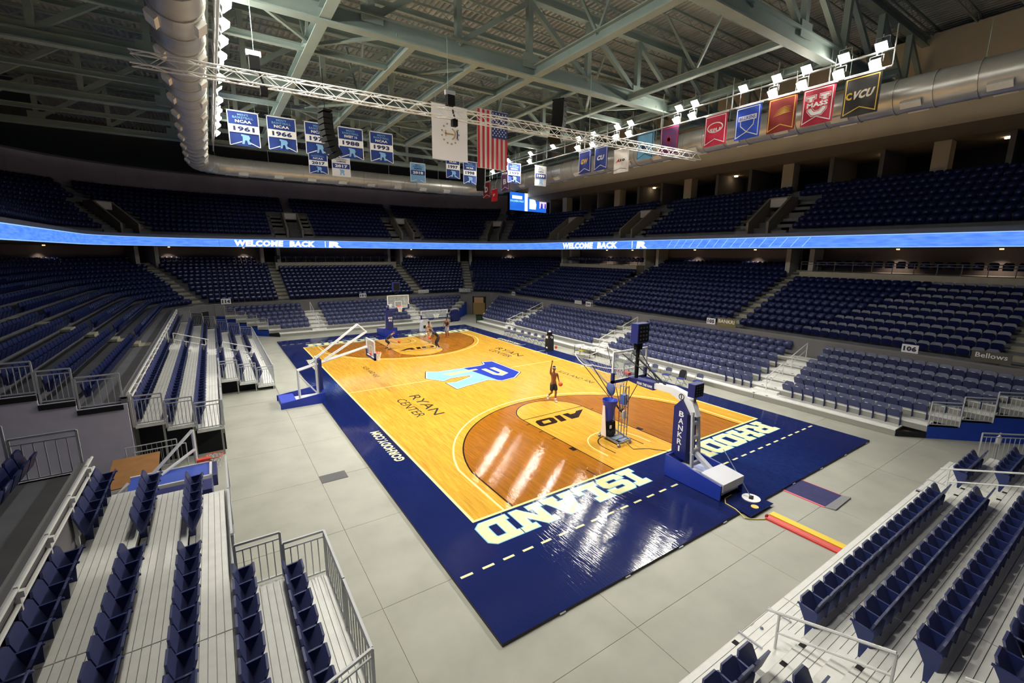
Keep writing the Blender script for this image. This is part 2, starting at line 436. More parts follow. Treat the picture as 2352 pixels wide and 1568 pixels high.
for y in (-5.9, 5.9, 3.1, -2.4): strip_into(LW, (7.3, y), (8.5, y), 0.05, 0.0026)
LW.build('sideline_hash', white_p, court)

# slab-serif block letters
SL = {
 'I': ([(0,0),(1,0),(1,.22),(.72,.22),(.72,.78),(1,.78),(1,1),(0,1),(0,.78),(.28,.78),(.28,.22),(0,.22)], []),
 'L': ([(0,0),(1,0),(1,.42),(.78,.42),(.78,.22),(.48,.22),(.48,.78),(.66,.78),(.66,1),(0,1),(0,.78),(.16,.78),(.16,.22),(0,.22)], []),
 'S': ([(0,.15),(.12,0),(.88,0),(1,.15),(1,.47),(.88,.6),(.3,.6),(.3,.78),(.7,.78),(.7,.66),(1,.66),(1,.86),(.88,1),(.12,1),(0,.86),(0,.53),(.12,.4),(.7,.4),(.7,.22),(.3,.22),(.3,.34),(0,.34)], []),
 'A': ([(0,0),(.42,0),(.42,.2),(.37,.2),(.4,.32),(.6,.32),(.63,.2),(.58,.2),(.58,0),(1,0),(1,.2),(.92,.2),(.68,1),(.32,1),(.08,.2),(0,.2)], [[(.44,.48),(.56,.48),(.5,.72)]]),
 'N': ([(0,0),(.42,0),(.42,.2),(.32,.2),(.32,.6),(.68,0),(.9,0),(.9,.8),(1,.8),(1,1),(.58,1),(.58,.8),(.68,.8),(.68,.42),(.32,1),(0,1),(0,.8),(.1,.8),(.1,.2),(0,.2)], []),
 'D': ([(0,0),(.82,0),(1,.16),(1,.84),(.82,1),(0,1),(0,.8),(.1,.8),(.1,.2),(0,.2)], [[(.38,.22),(.66,.22),(.7,.28),(.7,.72),(.66,.78),(.38,.78)]]),
 'R': ([(0,0),(.45,0),(.45,.2),(.37,.2),(.37,.4),(.52,.4),(.68,0),(1,0),(1,.2),(.9,.2),(.8,.42),(.95,.52),(.95,.86),(.82,1),(0,1),(0,.8),(.1,.8),(.1,.2),(0,.2)], [[(.37,.58),(.66,.58),(.66,.8),(.37,.8)]]),
 'H': ([(0,0),(.42,0),(.42,.2),(.35,.2),(.35,.4),(.65,.4),(.65,.2),(.58,.2),(.58,0),(1,0),(1,.2),(.92,.2),(.92,.8),(1,.8),(1,1),(.58,1),(.58,.8),(.65,.8),(.65,.6),(.35,.6),(.35,.8),(.42,.8),(.42,1),(0,1),(0,.8),(.08,.8),(.08,.2),(0,.2)], []),
 'O': ([(0,.16),(.16,0),(.84,0),(1,.16),(1,.84),(.84,1),(.16,1),(0,.84)], [[(.32,.22),(.68,.22),(.68,.78),(.32,.78)]]),
 'E': ([(0,0),(1,0),(1,.36),(.8,.36),(.8,.2),(.4,.2),(.4,.4),(.66,.4),(.66,.6),(.4,.6),(.4,.8),(.8,.8),(.8,.66),(1,.66),(1,1),(0,1),(0,.8),(.1,.8),(.1,.2),(0,.2)], []),
}
WID = dict(I=.62, S=1.05, L=1.0, A=1.22, N=1.22, D=1.05, R=1.2, H=1.22, O=1.1, E=1.05)
for sg in (-1, 1):
    R = Vector((sg, 0, 0)); U = Vector((0, sg, 0))
    for txt, x0 in (('RHODE', 7.26), ('ISLAND', -1.37)):
        r0 = -x0 if True else 0
        edge, face, hole = MB(), MB(), MB(); r = r0
        for ch in txt:
            w = WID[ch]; P, H = SL[ch]; P = [(r+a*w, 14.53+b*1.04) for a, b in P]
            edge.add([tuple(R*a+U*b+Vector((0, 0, .0022))) for a, b in grow(P, 0.035)], [tuple(range(len(P)))])
            face.add([tuple(R*a+U*b+Vector((0, 0, .0032))) for a, b in ccw(P)], [tuple(range(len(P)))])
            for h in H:
                h = ccw([(r+a*w, 14.53+b*1.04) for a, b in h]); h2 = grow(h, -0.035)
                edge.add([tuple(R*a+U*b+Vector((0, 0, .0042))) for a, b in h], [tuple(range(len(h)))])
                MB().add([tuple(R*a+U*b+Vector((0, 0, .0052))) for a, b in h2], [tuple(range(len(h2)))]).build('letter_counter', navy_p, court)
            r += w+0.045
        edge.build('letter_outline', sky_p, court); face.build('baseline_lettering', cream_p, court)
# centre emblem: a two-tone R, upright when seen from the long side
O = Vector((0, 0, 0)); R = Vector((0, -1, 0)); U = Vector((1, 0, 0))
RO = [(-2.3,2.25),(-2.15,2.9),(1.31,2.9),(2.2,1.9),(2.38,.9),(1.75,.25),(2.2,-1.5),(2.42,-2.15),(1.15,-2.15),(1.25,-1.6),(.6,-.2),(.2,-.2),(.2,-1.55),(.55,-2.15),(-.5,-2.78),(-1.85,-2.2),(-1.5,-1.6),(-1.5,1.6),(-1.72,2.05)]
RO = ccw(RO)
for k, (d, m, nm) in enumerate(((0.13, black_p, 'emblem_dark_edge'), (0.08, white_p, 'emblem_white_edge'), (0.0, royal_p, 'emblem_navy'))):
    p = grow(RO, d) if d else RO
    poly_part(nm, [p], O+Vector((0, 0, .003+.001*k)), R, U, m, court)
low = clip_half(RO, lambda q: 0.45-q[1]+0.12*q[0])
poly_part('emblem_sky', [low], O+Vector((0, 0, .0062)), R, U, sky_p, court)
bowl = ccw([(-.55,1.2),(.95,1.2),(1.4,1.5),(1.1,2.1),(-.55,2.1),(-.55,1.85),(.8,1.85),(1.0,1.55),(.85,1.42),(-.55,1.42)])
poly_part('emblem_white_inner', [grow(bowl, .06)], O+Vector((0, 0, .0068)), R, U, white_p, court)
poly_part('emblem_cream', [bowl], O+Vector((0, 0, .0074)), R, U, mat('emblem_cream_paint', (240, 206, 140), 0.2, coat=0.3), court)
stem = ccw([(-.9,.9),(-.62,.9),(-.3,-1.2),(-.9,-1.6)])
poly_part('emblem_cream_stem', [stem], O+Vector((0, 0, .0074)), R, U, MATS['emblem_cream_paint'], court)
# conference mark in each lane, hall name, sponsor name, web address
for sg in (-1, 1):
    R = Vector((sg, 0, 0)); U = Vector((0, sg, 0)); c = Vector((0, sg*9.28, 0.003))
    mk = [[(-1.55,-.36),(-.62,.36),(-.2,.36),(-.2,-.36),(-.55,-.36),(-.55,-.16),(-.85,-.16),(-1.1,-.36)],
          [(-.05,-.36),(.3,-.36),(.46,.36),(.11,.36)]]
    poly_part('lane_mark', mk, c, R, U, black_p, court)
    poly_part('lane_mark_zero', [[(.45,-.25),(.58,-.36),(1.35,-.36),(1.5,-.22),(1.6,.25),(1.48,.36),(.72,.36),(.56,.24)]], c, R, U, black_p, court)
    poly_part('lane_mark_counter', [[(.78,-.15),(1.2,-.15),(1.28,.15),(.86,.15)]], c+Vector((0, 0, .001)), R, U, wood_l, court)
R = Vector((0, -1, 0)); U = Vector((1, 0, 0))
for sx, yc in ((-1, -4.0), (1, 4.2)):
    text_part('hall_lettering', 'RYAN', (sx*4.75 if sx < 0 else 5.7, yc, .003), R, U, 3.4, 0.56, grey_ink, court, 0.0)
    text_part('hall_lettering', 'CENTER', (-5.6 if sx < 0 else 4.85, yc-0.05, .003), R, U, 3.0, 0.5, grey_ink, court, 0.0)
text_part('sponsor_lettering', 'ALEX AND ANI', (5.25, -4.1, .003), R, U, 3.3, 0.34, grey_ink, court)
text_part('sponsor_lettering', 'ALEX AND ANI', (-5.25, 4.0, .003), R, U, 3.0, 0.32, grey_ink, court)
for sx, yc in ((-1, -7.82), (-1, 7.9), (1, 7.9)):
    Rr = Vector((0, -sx, 0)); Uu = Vector((sx, 0, 0))
    text_part('web_lettering', 'GORHODY.COM', (sx*8.05, yc, .003), Rr, Uu, 3.3, 0.4, cream_p, court, 0.035)
    strip_into(MB(), (sx*7.78, yc-1.75), (sx*7.78, yc+1.75), 0.04, .002).build('web_rule', black_p, court)
# small steel buttons along the panel edge
cl = MB()
for k in range(9): cl.box((-7.6+k*2.05, -AY-0.012, -0.045), (0.16, 0.03, 0.03))
cl.build('panel_latch', steel, court)

# ------------------------------------------------------------------ bowl geometry: rounded rectangle, d = distance behind the front wall
WX, WY, CR = 16.1, 26.1, 3.8
CX, CY = WX-CR, WY-CR
def bp(seg, t, d):
    if seg == 'L': return (-(WX+d), t), 0.0
    if seg == 'R': return (WX+d, t), PI
    if seg == 'F': return (t, WY+d), -PI/2
    if seg == 'N': return (t, -(WY+d)), PI/2
    cx, cy = {'C1': (-CX, CY), 'C2': (CX, CY), 'C3': (CX, -CY)}[seg]
    a = math.radians(t); r = CR+d
    return (cx+r*math.cos(a), cy+r*math.sin(a)), a+PI
def rng(seg, a, b, n): return [(seg, a+(b-a)*i/n) for i in range(n+1)]
CUT = (-10.9, -5.15)
FULL = [rng('L', -22, CUT[0], 2), rng('L', CUT[1], CY, 2)+rng('C1', 180, 90, 10)+rng('F', -CX, CX, 2)+rng('C2', 90, 0, 10)+rng('R', CY, -CY, 2)+rng('C3', 0, -60, 6)]
ALL1 = [rng('L', -22, CY, 3)+rng('C1', 180, 90, 10)+rng('F', -CX, CX, 2)+rng('C2', 90, 0, 10)+rng('R', CY, -CY, 2)+rng('C3', 0, -60, 6)]
def sweep(mb, runs, prof, closed=False, mi=0):
    """prof: list of (d, z)"""
    for run in runs:
        n = len(prof); vs = []
        for seg, t in run:
            for d, z in prof:
                p, _ = bp(seg, t, d); vs.append((p[0], p[1], z))
        fs = []
        for i in range(len(run)-1):
            for k in range(n if closed else n-1):
                k2 = (k+1) % n
                fs.append((i*n+k, i*n+k2, (i+1)*n+k2, (i+1)*n+k))
        if closed: fs.append(tuple(range(n))); fs.append(tuple((len(run)-1)*n+k for k in range(n-1, -1, -1)))
        mb.add(vs, fs, mi)
    return mb
RISE, TREAD = 0.341, 0.86
def row_d(k): return 0.4+TREAD*(k-1)
def row_z(k): return 2.5+RISE*(k-1)
lowwall = struct(sweep(MB(), FULL, [(0, FZ), (0.16, FZ), (0.16, 2.72), (0, 2.72)], True).build('wall_bowl_front', conc_wall))
sweep(MB(), FULL, [(-0.03, 2.66), (0.2, 2.66), (0.2, 2.74), (-0.03, 2.74)], True).build('coping', mat('coping_grey', (118, 116, 116), 0.7), lowwall)
# platform bays where the top rows give way to a level deck
ADA = {'F': [(-7.0, 7.3)], 'R': [(8.0, 20.6), (-20.3, -8.0)], 'L': [(3.5, 14.5)]}
def in_ada(seg, t): return any(a <= t <= b for a, b in ADA.get(seg, []))
prof = [(0.16, 2.5)]
for k in range(1, 13):
    prof += [(row_d(k) if k > 1 else 0.16, row_z(k)), (row_d(k+1), row_z(k))]
prof += [(11.4, row_z(12))]
tl = struct(sweep(MB(), FULL, prof).build('terrace_lower', conc_dark))
am = MB()
for seg, lst in ADA.items():
    for a, b in lst:
        sweep(am, [rng(seg, a, b, 2)], [(row_d(10), 5.0), (row_d(13)+0.8, 5.0), (row_d(13)+0.8, 6.42), (row_d(10), 6.42)], True)
am.build('platform_fascia', mat('fascia_concrete', (160, 154, 142), 0.9, var=0.06), tl)
rl = MB()
for seg, lst in ADA.items():
    for a, b in lst:
        n = int(abs(b-a)/1.1)
        P = [bp(seg, a+(b-a)*i/n, row_d(10)+0.15)[0] for i in range(n+1)]
        for z in (6.95, 7.12): rl.tube([(p[0], p[1], z) for p in (P[0], P[-1])], 0.025, 5)
        for p in P: rl.beam((p[0], p[1], 6.42), (p[0], p[1], 7.12), 0.04, 0.04)
rl.build('platform_railing', mat('dark_rail', (70, 70, 76), 0.5), tl)
# concourse wall, deck soffit, ribbon
cw = struct(sweep(MB(), ALL1, [(11.4, -0.1), (11.6, -0.1), (11.6, 9.0), (11.4, 9.0)], True).build('wall_concourse', mat('concourse_paint', (120, 112, 112), 0.9, var=0.06)))
RD = 5.2
sf = struct(sweep(MB(), ALL1, [(RD+0.1, 8.1), (11.5, 8.1), (11.5, 9.05), (RD+0.1, 9.05)], True).build('trim_upper_deck_edge', mat('deck_soffit', (86, 84, 92), 0.9)))

# ribbon display: panel by panel
rib = thing('ribbon_display', 'long glowing blue LED ribbon board running around the upper deck edge', 'display')
run = ALL1[0]; pts = []
for i in range(len(run)-1):
    (s0, t0), (s1, t1) = run[i], run[i+1]
    p, q = Vector(bp(s0, t0, RD)[0]), Vector(bp(s1, t1, RD)[0])
    n = max(1, round((q-p).length/2.6)) if s0 == s1 else 0
    for j in range(n): pts.append(p.lerp(q, j/n))
pts.append(Vector(bp(run[-1][0], run[-1][1], RD)[0]))
for a, b in zip(pts[:-1], pts[1:]):
    d = (b-a).normalized()*0.012; nrm = Vector((d.y, -d.x)).normalized()
    m = MB(); a2, b2 = a+d, b-d
    vs = [(p.x+nrm.x*o, p.y+nrm.y*o, z) for p, o in ((a2, 0.06), (b2, 0.06), (b2, -0.1), (a2, -0.1)) for z in (8.17, 8.86)]
    m.add(vs, [(0, 2, 3, 1), (2, 4, 5, 3), (4, 6, 7, 5), (6, 0, 1, 7), (1, 3, 5, 7), (0, 6, 4, 2)])
    m.build('led_panel', led_blue, rib)
for z in (8.14, 8.89):
    sweep(MB(), ALL1, [(RD-0.08, z-0.02), (RD+0.12, z-0.02), (RD+0.12, z+0.02), (RD-0.08, z+0.02)], True).build('edge_strip', led_light, rib)
def ribbon_text(s, seg, t0, t1, zc=8.51, h=0.64):
    (p, _), (q, _) = bp(seg, t0, RD-0.075), bp(seg, t1, RD-0.075)
    p = Vector((p[0], p[1], zc)); q = Vector((q[0], q[1], zc)); R = (q-p).normalized()
    ws = s.split(); tot = len(s); c0 = 0
    for w_ in ws:
        f0, f1 = c0/tot, (c0+len(w_))/tot; c0 += len(w_)+1
        text_part('ribbon_lettering', w_, p.lerp(q, (f0+f1)/2), R, Vector((0, 0, 1)), (q-p).length*(f1-f0), h, led_white, rib, 0.06, 0.12)
ribbon_text('WELCOME BACK', 'F', -11.0, -3.1); ribbon_text('R', 'F', -1.6, -0.2, 8.5, 0.66); 
ribbon_text('WELCOME BACK', 'R', 16.6, 8.0); ribbon_text('R', 'R', 5.5, 4.2, 8.5, 0.66)
for seg, a, b in (('F', -2.05, -1.98), ('R', 6.1, 6.03)):
    (p, _), (q, _) = bp(seg, a, RD-0.09), bp(seg, b, RD-0.09)
    MB().add([(p[0], p[1], 8.2), (q[0], q[1], 8.2), (q[0], q[1], 8.84), (p[0], p[1], 8.84)], [(0, 1, 2, 3)]).build('ribbon_rule', led_white, rib)
sw = MB(); rs = random.Random(5)
for k in range(16):
    y = 2.0-k*0.75; (p, _), (q, _) = bp('R', y, RD-0.08), bp('R', y-0.5, RD-0.08)
    sw.add([(p[0], p[1], 8.2), (p[0], p[1]-0.06, 8.2), (q[0], q[1]-0.05, 8.84), (q[0], q[1], 8.84)], [(0, 1, 2, 3)])
sw.build('ribbon_streak', led_light, rib)

# upper terrace and its back walls
UT, UR = 0.8, 0.47
def urow_d(j): return 6.2+UT*(j-1)
def urow_z(j): return 9.2+UR*(j-1)
PORT = [('C1', 132), ('F', -4.9), ('F', 8.4), ('C2', 45), ('R', 19.6), ('R', 8.0), ('R', -5.4)]
def near_port(seg, t, d, hw):
    for s, c in PORT:
        if s == seg:
            w = abs(t-c) if seg in 'LFRN' else math.radians(abs(t-c))*(CR+d)
            if w < hw: return True
    return False
RUN_A = [rng('L', -22, CY, 3)+rng('C1', 180, 90, 10)+rng('F', -CX, CX, 2)+rng('C2', 90, 40, 6)]
RUN_B = [rng('C2', 40, 0, 5)+rng('R', CY, -CY, 2)+rng('C3', 0, -60, 6)]
def uprof(n):
    p = [(RD+0.1, 9.05), (RD+0.1, 9.2)]
    for j in range(1, n+1): p += [(urow_d(j), urow_z(j)), (urow_d(j+1), urow_z(j))]
    return p + [(urow_d(n+1), urow_z(n)-4)]
tu = struct(sweep(sweep(MB(), RUN_A, uprof(10)), RUN_B, uprof(8)).build('terrace_upper', conc_dark))
uw = struct(sweep(MB(), RUN_A, [(14.3, 12.6), (14.5, 12.6), (14.5, 16.2), (14.3, 16.2)], True).build('wall_upper_back', dark_wall))
sweep(MB(), RUN_A, [(14.2, 16.2), (14.6, 16.2), (14.6, 16.35), (14.2, 16.35)], True).build('coping', mat('dark_coping', (72, 70, 78), 0.8), uw)
ow = struct(sweep(MB(), ALL1, [(24, 8), (24.3, 8), (24.3, 24), (24, 24)], True).build('wall_outer', mat('outer_wall_dark', (84, 86, 88), 0.95)))
# suites along one long side
su = struct(MB().mm((WX+12.95, -30, 11.9), (WX+13.2, 34, 12.95)).build('wall_suite_parapet', conc_wall))
struct(MB().mm((WX+10.6, -34, 15.75), (WX+11.0, 34, 21.5)).build('wall_bulkhead', tan_wall))
bl = MB()
bl.add([(WX+10.6, -34, 15.75), (WX+10.6, 34, 15.75), (WX+12.6, 34, 15.3), (WX+12.6, -34, 15.3)], [(0, 1, 2, 3)])
bl.add([(WX+12.6, -34, 15.3), (WX+12.6, 34, 15.3), (WX+18, 34, 15.3), (WX+18, -34, 15.3)], [(0, 1, 2, 3)])
struct(bl.build('ceiling_suite', mat('suite_ceiling', (140, 130, 116), 0.9)))
struct(MB().mm((WX+17.8, -34, 11.5), (WX+18, 34, 15.4)).build('wall_suite_back', mat('suite_back', (50, 48, 54), 0.9)))
struct(MB().mm((WX+12.5, -34, 11.9), (WX+18, 34, 12.0)).build('floor_suite', dark_wall))
y = -27.0; k = 0
while y < 31:
    w = 0.9 if k % 3 == 1 else 0.28
    struct(MB().mm((WX+12.97, y-w/2, 11.9), (WX+17.5 if w < 0.5 else WX+14.0, y+w/2, 15.4)).build('wall_suite_divider', tan_wall if w > 0.5 else conc_wall))
    struct(MB().mm((WX+14.0, y+0.4, 12.0), (WX+15.2, y+2.2, 13.6)).build('trim_suite_seat_back', mat('suite_seat_dark', (26, 30, 52), 0.8)))
    y += 3.3; k += 1
for y, z in ((-16.5, 14.9), (-10.2, 14.8), (2.0, 14.9), (12, 14.9)):
    o = MB().cyl((WX+15.0, y, z+0.3), 0.16, 0.1, 12).build('suite_downlight', mat('suite_lamp', (255, 220, 170), 0.5, emit=(255, 220, 165), estr=14)); 
    tag(o, 'small warm downlight glowing in the %s dark suite under the tan bulkhead' % ('third' if y < -12 else 'fifth' if y < 0 else 'eighth' if y < 5 else 'twelfth'), 'light', 'suite downlights')

# stair aisles and wall piers of the lower bowl
LOW_AISLE = [('L', 7.0), ('C1', 118), ('F', -7.3), ('F', 7.7), ('C2', 66), ('R', 21.0), ('R', 7.3), ('R', -7.3), ('R', -20.9), ('L', -16.5)]
def aisle_hit(lst, seg, t, d, hw):
    for s, c in lst:
        if s == seg:
            w = abs(t-c) if seg in 'LFRN' else math.radians(abs(t-c))*(CR+d)
            if w < hw: return True
    return False
stair_m = mat('aisle_concrete', (150, 146, 128), 0.85, var=0.1, scale=2)
for n, (seg, t) in enumerate(LOW_AISLE):
    st = None
    for k in range(1, 13):
        for h in (0, 1):
            d = row_d(k)+(0.0 if h == 0 else 0.0)
            p, r = bp(seg, t, row_d(k)+TREAD/2 if h == 0 else row_d(k+1)-0.2)
            if h == 0:
                m = MB().box((0, 0, 0.015), (TREAD, 1.06, 0.03), 0)
                o = m.build('aisle_tread', stair_m)
                o.location = (p[0], p[1], row_z(k)); 
            else:
                o = MB().box((0, 0, RISE/4), (0.4, 1.06, RISE/2), 0).build('aisle_step', stair_m); o.location = (p[0], p[1], row_z(k))
            o.rotation_euler = (0, 0, r); o.parent = tl
    p, r = bp(seg, t, 10.2)
    for sd in (-1, 1):
        o = MB().box((0, 0, 1.0), (1.5, 0.35, 2.4)).build('wall_pier', mat('pier_grey', (190, 190, 184), 0.9)); struct(o)
        o.location = (p[0]-math.sin(r)*0.85*sd, p[1]+math.cos(r)*0.85*sd, 6.1); o.rotation_euler = (0, 0, r)
    p, r = bp(seg, t, 11.35)
    o = struct(MB().box((0, 0, 1.1), (0.1, 1.3, 2.2)).build('door_%d' % (n+1), black_m)); o.location = (p[0], p[1], 5.9); o.rotation_euler = (0, 0, r)
# warm wall washers on the concourse wall
WASH = (('L', 3), ('L', 13), ('L', 20), ('C1', 150), ('C1', 108), ('F', -9.9), ('F', 10.5), ('C2', 40), ('R', 15), ('R', 11), ('R', 3), ('R', -3), ('R', -13), ('R', -18))
for seg, t in WASH:
    p, r = bp(seg, t, 10.75)
    o = MB().cyl((p[0], p[1], 8.02), 0.1, 0.08, 10).build('wall_downlight', mat('washer_lamp', (255, 214, 150), 0.5, emit=(255, 210, 150), estr=2.5))
    tag(o, 'small recessed downlight washing the concourse wall, %s one round from the short stand' % word(1+[q for q in WASH].index((seg, t))), 'light', 'concourse wall downlights')
    spot((p[0], p[1], 7.95), (p[0]-0.05*math.cos(r), p[1]-0.05*math.sin(r), 5), 110, 100, 0.8, 0.05, (1, 0.8, 0.6), 'wall_washer')

# portals of the upper deck
for seg, t in PORT:
    p, r = bp(seg, t, urow_d(1))
    root = bpy.data.objects.new('wall_portal', None); C.objects.link(root); root['kind'] = 'structure'
    root.location = (p[0], p[1], 9.2); root.rotation_euler = (0, 0, r+PI)      # local +x = up the rows
    pw = mat('portal_concrete', (116, 110, 104), 0.9, var=0.06)
    MB().mm((0.2, -0.72, -0.05), (4.0, 0.72, 0.02)).build('portal_floor', conc_dark, root)
    for sd in (-1, 1):
        MB().prism([(0, -0.1), (4.1, -0.1), (4.1, 2.95), (3.0, 2.95), (0, 0.9)], (0, sd*0.78+(0.09 if sd > 0 else 0.09), 0), (1, 0, 0), (0, 0, 1), 0.18).build('portal_side', pw, root)
        for j in range(1, 7):
            for h in (0, 1):
                o = MB().mm((UT*(j-1)+h*UT/2, sd*1.45-0.55, UR*(j-2)), (UT*j if h else UT*(j-0.5), sd*1.45+0.55, UR*(j-1)+h*UR/2+0.02)).build('portal_step', conc_wall, root)
    MB().mm((2.9, -0.7, 2.15), (4.1, 0.7, 2.95)).build('portal_lintel', pw, root)
    MB().mm((4.0, -0.7, 0), (4.1, 0.7, 2.2)).build('portal_dark', black_m, root)
    MB().mm((2.8, -0.62, 2.2), (2.9, 0.62, 2.85)).build('portal_sign', mat('portal_sign_grey', (170, 168, 172), 0.7), root)

# ------------------------------------------------------------------ vomitory walls where the lower bowl is cut
vw = mat('vomitory_wall_paint', (196, 192, 210), 0.85, var=0.05)
for y, s in ((CUT[0], -1), (CUT[1], 1)):
    P = [(0, FZ), (11.4, FZ), (11.4, row_z(12))]
    for k in range(12, 0, -1): P += [(row_d(k) if k > 1 else 0, row_z(k))] + ([(row_d(k), row_z(k-1))] if k > 1 else [])
    P = [(-(WX+d), z) for d, z in P]
    struct(MB().prism(P, (0, y+0.1, 0), (1, 0, 0), (0, 0, 1), 0.2).build('wall_vomitory', vw))
struct(MB().mm((-WX-11.4, CUT[0], FZ), (-WX-11.2, CUT[1], 8.2)).build('wall_vomitory_back', conc_wall))

# ------------------------------------------------------------------ roof
ce = struct(MB().mm((-44, -34, 22.35), (44, 54, 22.6)).build('ceiling', roof_dark))
rb = MB(); p = 0.36; x = -26.0
while x < 30:
    vs = []
    for y in (-34, 54):
        for a, z in ((0, 22.3), (0.1, 22.3), (0.16, 22.14), (0.3, 22.14), (0.36, 22.3)): vs.append((x+a, y, z))
    rb.add(vs, [(i, i+1, i+6, i+5) for i in range(4)]); x += p
rb.build('roof_deck_rib', roof_deck, ce)
jo = MB()
for k in range(26):
    y = -17+k*2.0
    jo.beam((-26, y, 21.95), (30, y, 21.95), 0.09, 0.12); jo.beam((-26, y, 21.45), (30, y, 21.45), 0.07, 0.07)
    xx = -26
    while xx < 29: jo.beam((xx, y, 21.45), (xx+0.7, y, 21.9), 0.03, 0.03); jo.beam((xx+0.7, y, 21.9), (xx+1.4, y, 21.45), 0.03, 0.03); xx += 1.4
jo.build('roof_joist', roof_steel, ce)['kind'] = 'stuff'
NX = [-32.0+4.3*k for k in range(16)]
for n, y in enumerate((-12.7, -2.7, 7.3, 17.3, 27.3)):
    tr = bpy.data.objects.new('ceiling_truss', None); C.objects.link(tr); tr['kind'] = 'structure'
    big = n in (0, 1)
    MB().ibeam((-34, y, 17.5), (34, y, 17.5), 0.5, 0.8 if big else 0.5, 0.07).build('bottom_chord', roof_steel, tr)
    MB().ibeam((-34, y, 21.1), (34, y, 21.1), 0.4, 0.5, 0.06).build('top_chord', roof_steel, tr)
    for i, x in enumerate(NX):
        MB().beam((x, y, 17.8), (x, y, 20.9), 0.3, 0.3).build('truss_post', roof_steel, tr)
        if i < len(NX)-1:
            a, b = (x, NX[i+1]) if x > 0 else (NX[i+1], x)
            MB().beam((a, y, 20.8), (b, y, 17.8), 0.24, 0.26).build('truss_diagonal', roof_steel, tr)
    for i, x in enumerate(NX):
        if i % 2 == 0: MB().box((x, y-0.16, 17.9), (1.0, 0.03, 0.7)).build('gusset_plate', roof_steel, tr)
tb = bpy.data.objects.new('ceiling_tie_beams', None); C.objects.link(tb); tb['kind'] = 'structure'
for x, y0, y1, w, h in ((-12.4, -12.7, 27.3, .26, .4), (-8.2, -12.7, 27.3, .45, .5), (-4.1, -2.7, 17.3, .34, .4), (-0.6, -2.7, 17.3, .34, .4), (2.8, -14, 17.3, .45, .55), (6.35, -2.7, 17.3, .3, .36), (10.2, -12.7, 17.3, .3, .36), (14.2, -12.7, 27.3, .3, .4), (19, -14, 27.3, .3, .4)):
    MB().ibeam((x, y0, 17.45), (x, y1, 17.45), w, h, 0.05).build('tie_beam', roof_steel, tb)
for y, z in ((1.4, 17.5), (11.8, 17.5), (22, 17.5), (-7.6, 21.0), (2.3, 21.0), (12.3, 21.0)):
    MB().ibeam((-26, y, z), (24, y, z), 0.22, 0.3, 0.04).build('tie_beam', roof_steel, tb)
br = random.Random(11)
for i in range(14):
    x = -11+2.0*i; y = (-2.7, 7.3, 11.8)[i % 3]
    MB().beam((x, y, 17.4), (x+br.choice((-3.6, 3.6)), y+4.4, 17.6), 0.14, 0.14).build('cross_brace', roof_steel, tb)
for i, (x, y) in enumerate(((-8.2, 1.4), (-4.1, 7.3), (2.8, 11.8), (6.35, 7.3), (10.2, 1.4), (10.2, -7.6), (2.8, -7.6), (-0.6, 11.8))):
    MB().beam((x, y, 17.6), (x, y+2.2, 21.2), 0.12, 0.12).build('knee_brace', roof_steel, tb)
    MB().beam((x, y, 17.6), (x, y-2.2, 21.2), 0.12, 0.12).build('knee_brace', roof_steel, tb)

# ------------------------------------------------------------------ ventilation duct loop
duct = thing('ventilation_duct', 'large silver spiral air duct looping under the roof trusses around the hall', 'duct')
def duct_run(P, r, zc):
    out = []
    for i in range(len(P)-1):
        a, b = Vector(P[i]), Vector(P[i+1]); n = max(1, round((b-a).length/1.5))
        for j in range(n): out.append(a.lerp(b, j/n))
    out.append(Vector(P[-1])); return [Vector((p.x, p.y, zc)) for p in out]
def carc(cx, cy, r, a0, a1, n): return [(cx+r*math.cos(math.radians(a0+(a1-a0)*i/n)), cy+r*math.sin(math.radians(a0+(a1-a0)*i/n))) for i in range(n+1)]
DP = [(-13.35, -30)] + carc(-10.55, 24.0, 2.8, 180, 90, 6) + carc(13.3, 23.8, 3.0, 90, 0, 6) + [(16.3, -30)]
dpts = duct_run(DP, 0.8, 15.4)
MB().tube(dpts, 0.8, 24).build('duct_barrel', duct_m, duct, True)
for i in range(0, len(dpts)-1):
    a, b = dpts[i], dpts[i+1]
    if (b-a).length < 0.3: continue
    t = (b-a).normalized()
    MB().tube([a-t*0.03, a+t*0.03], 0.84, 24).build('duct_flange', duct_m, duct)
    if i % 2 == 0 and (b-a).length > 0.9:
        s = t.cross(Vector((0, 0, 1)))
        for sd in (-1, 1):
            c = (a+b)/2 + s*sd*0.64 + Vector((0, 0, -0.58)); rz = math.atan2(t.y, t.x)
            R = Matrix.Rotation(rz, 3, 'Z') @ Matrix.Rotation(-sd*0.75, 3, 'X')
            MB().box(c, (0.8, 0.34, 0.16), R=R).build('duct_diffuser', alum, duct)
for a in dpts[::4]: MB().beam(a+Vector((0, 0, .6)), a+Vector((0, 0, 2.4)), 0.03, 0.03).build('duct_hanger', roof_steel, duct)

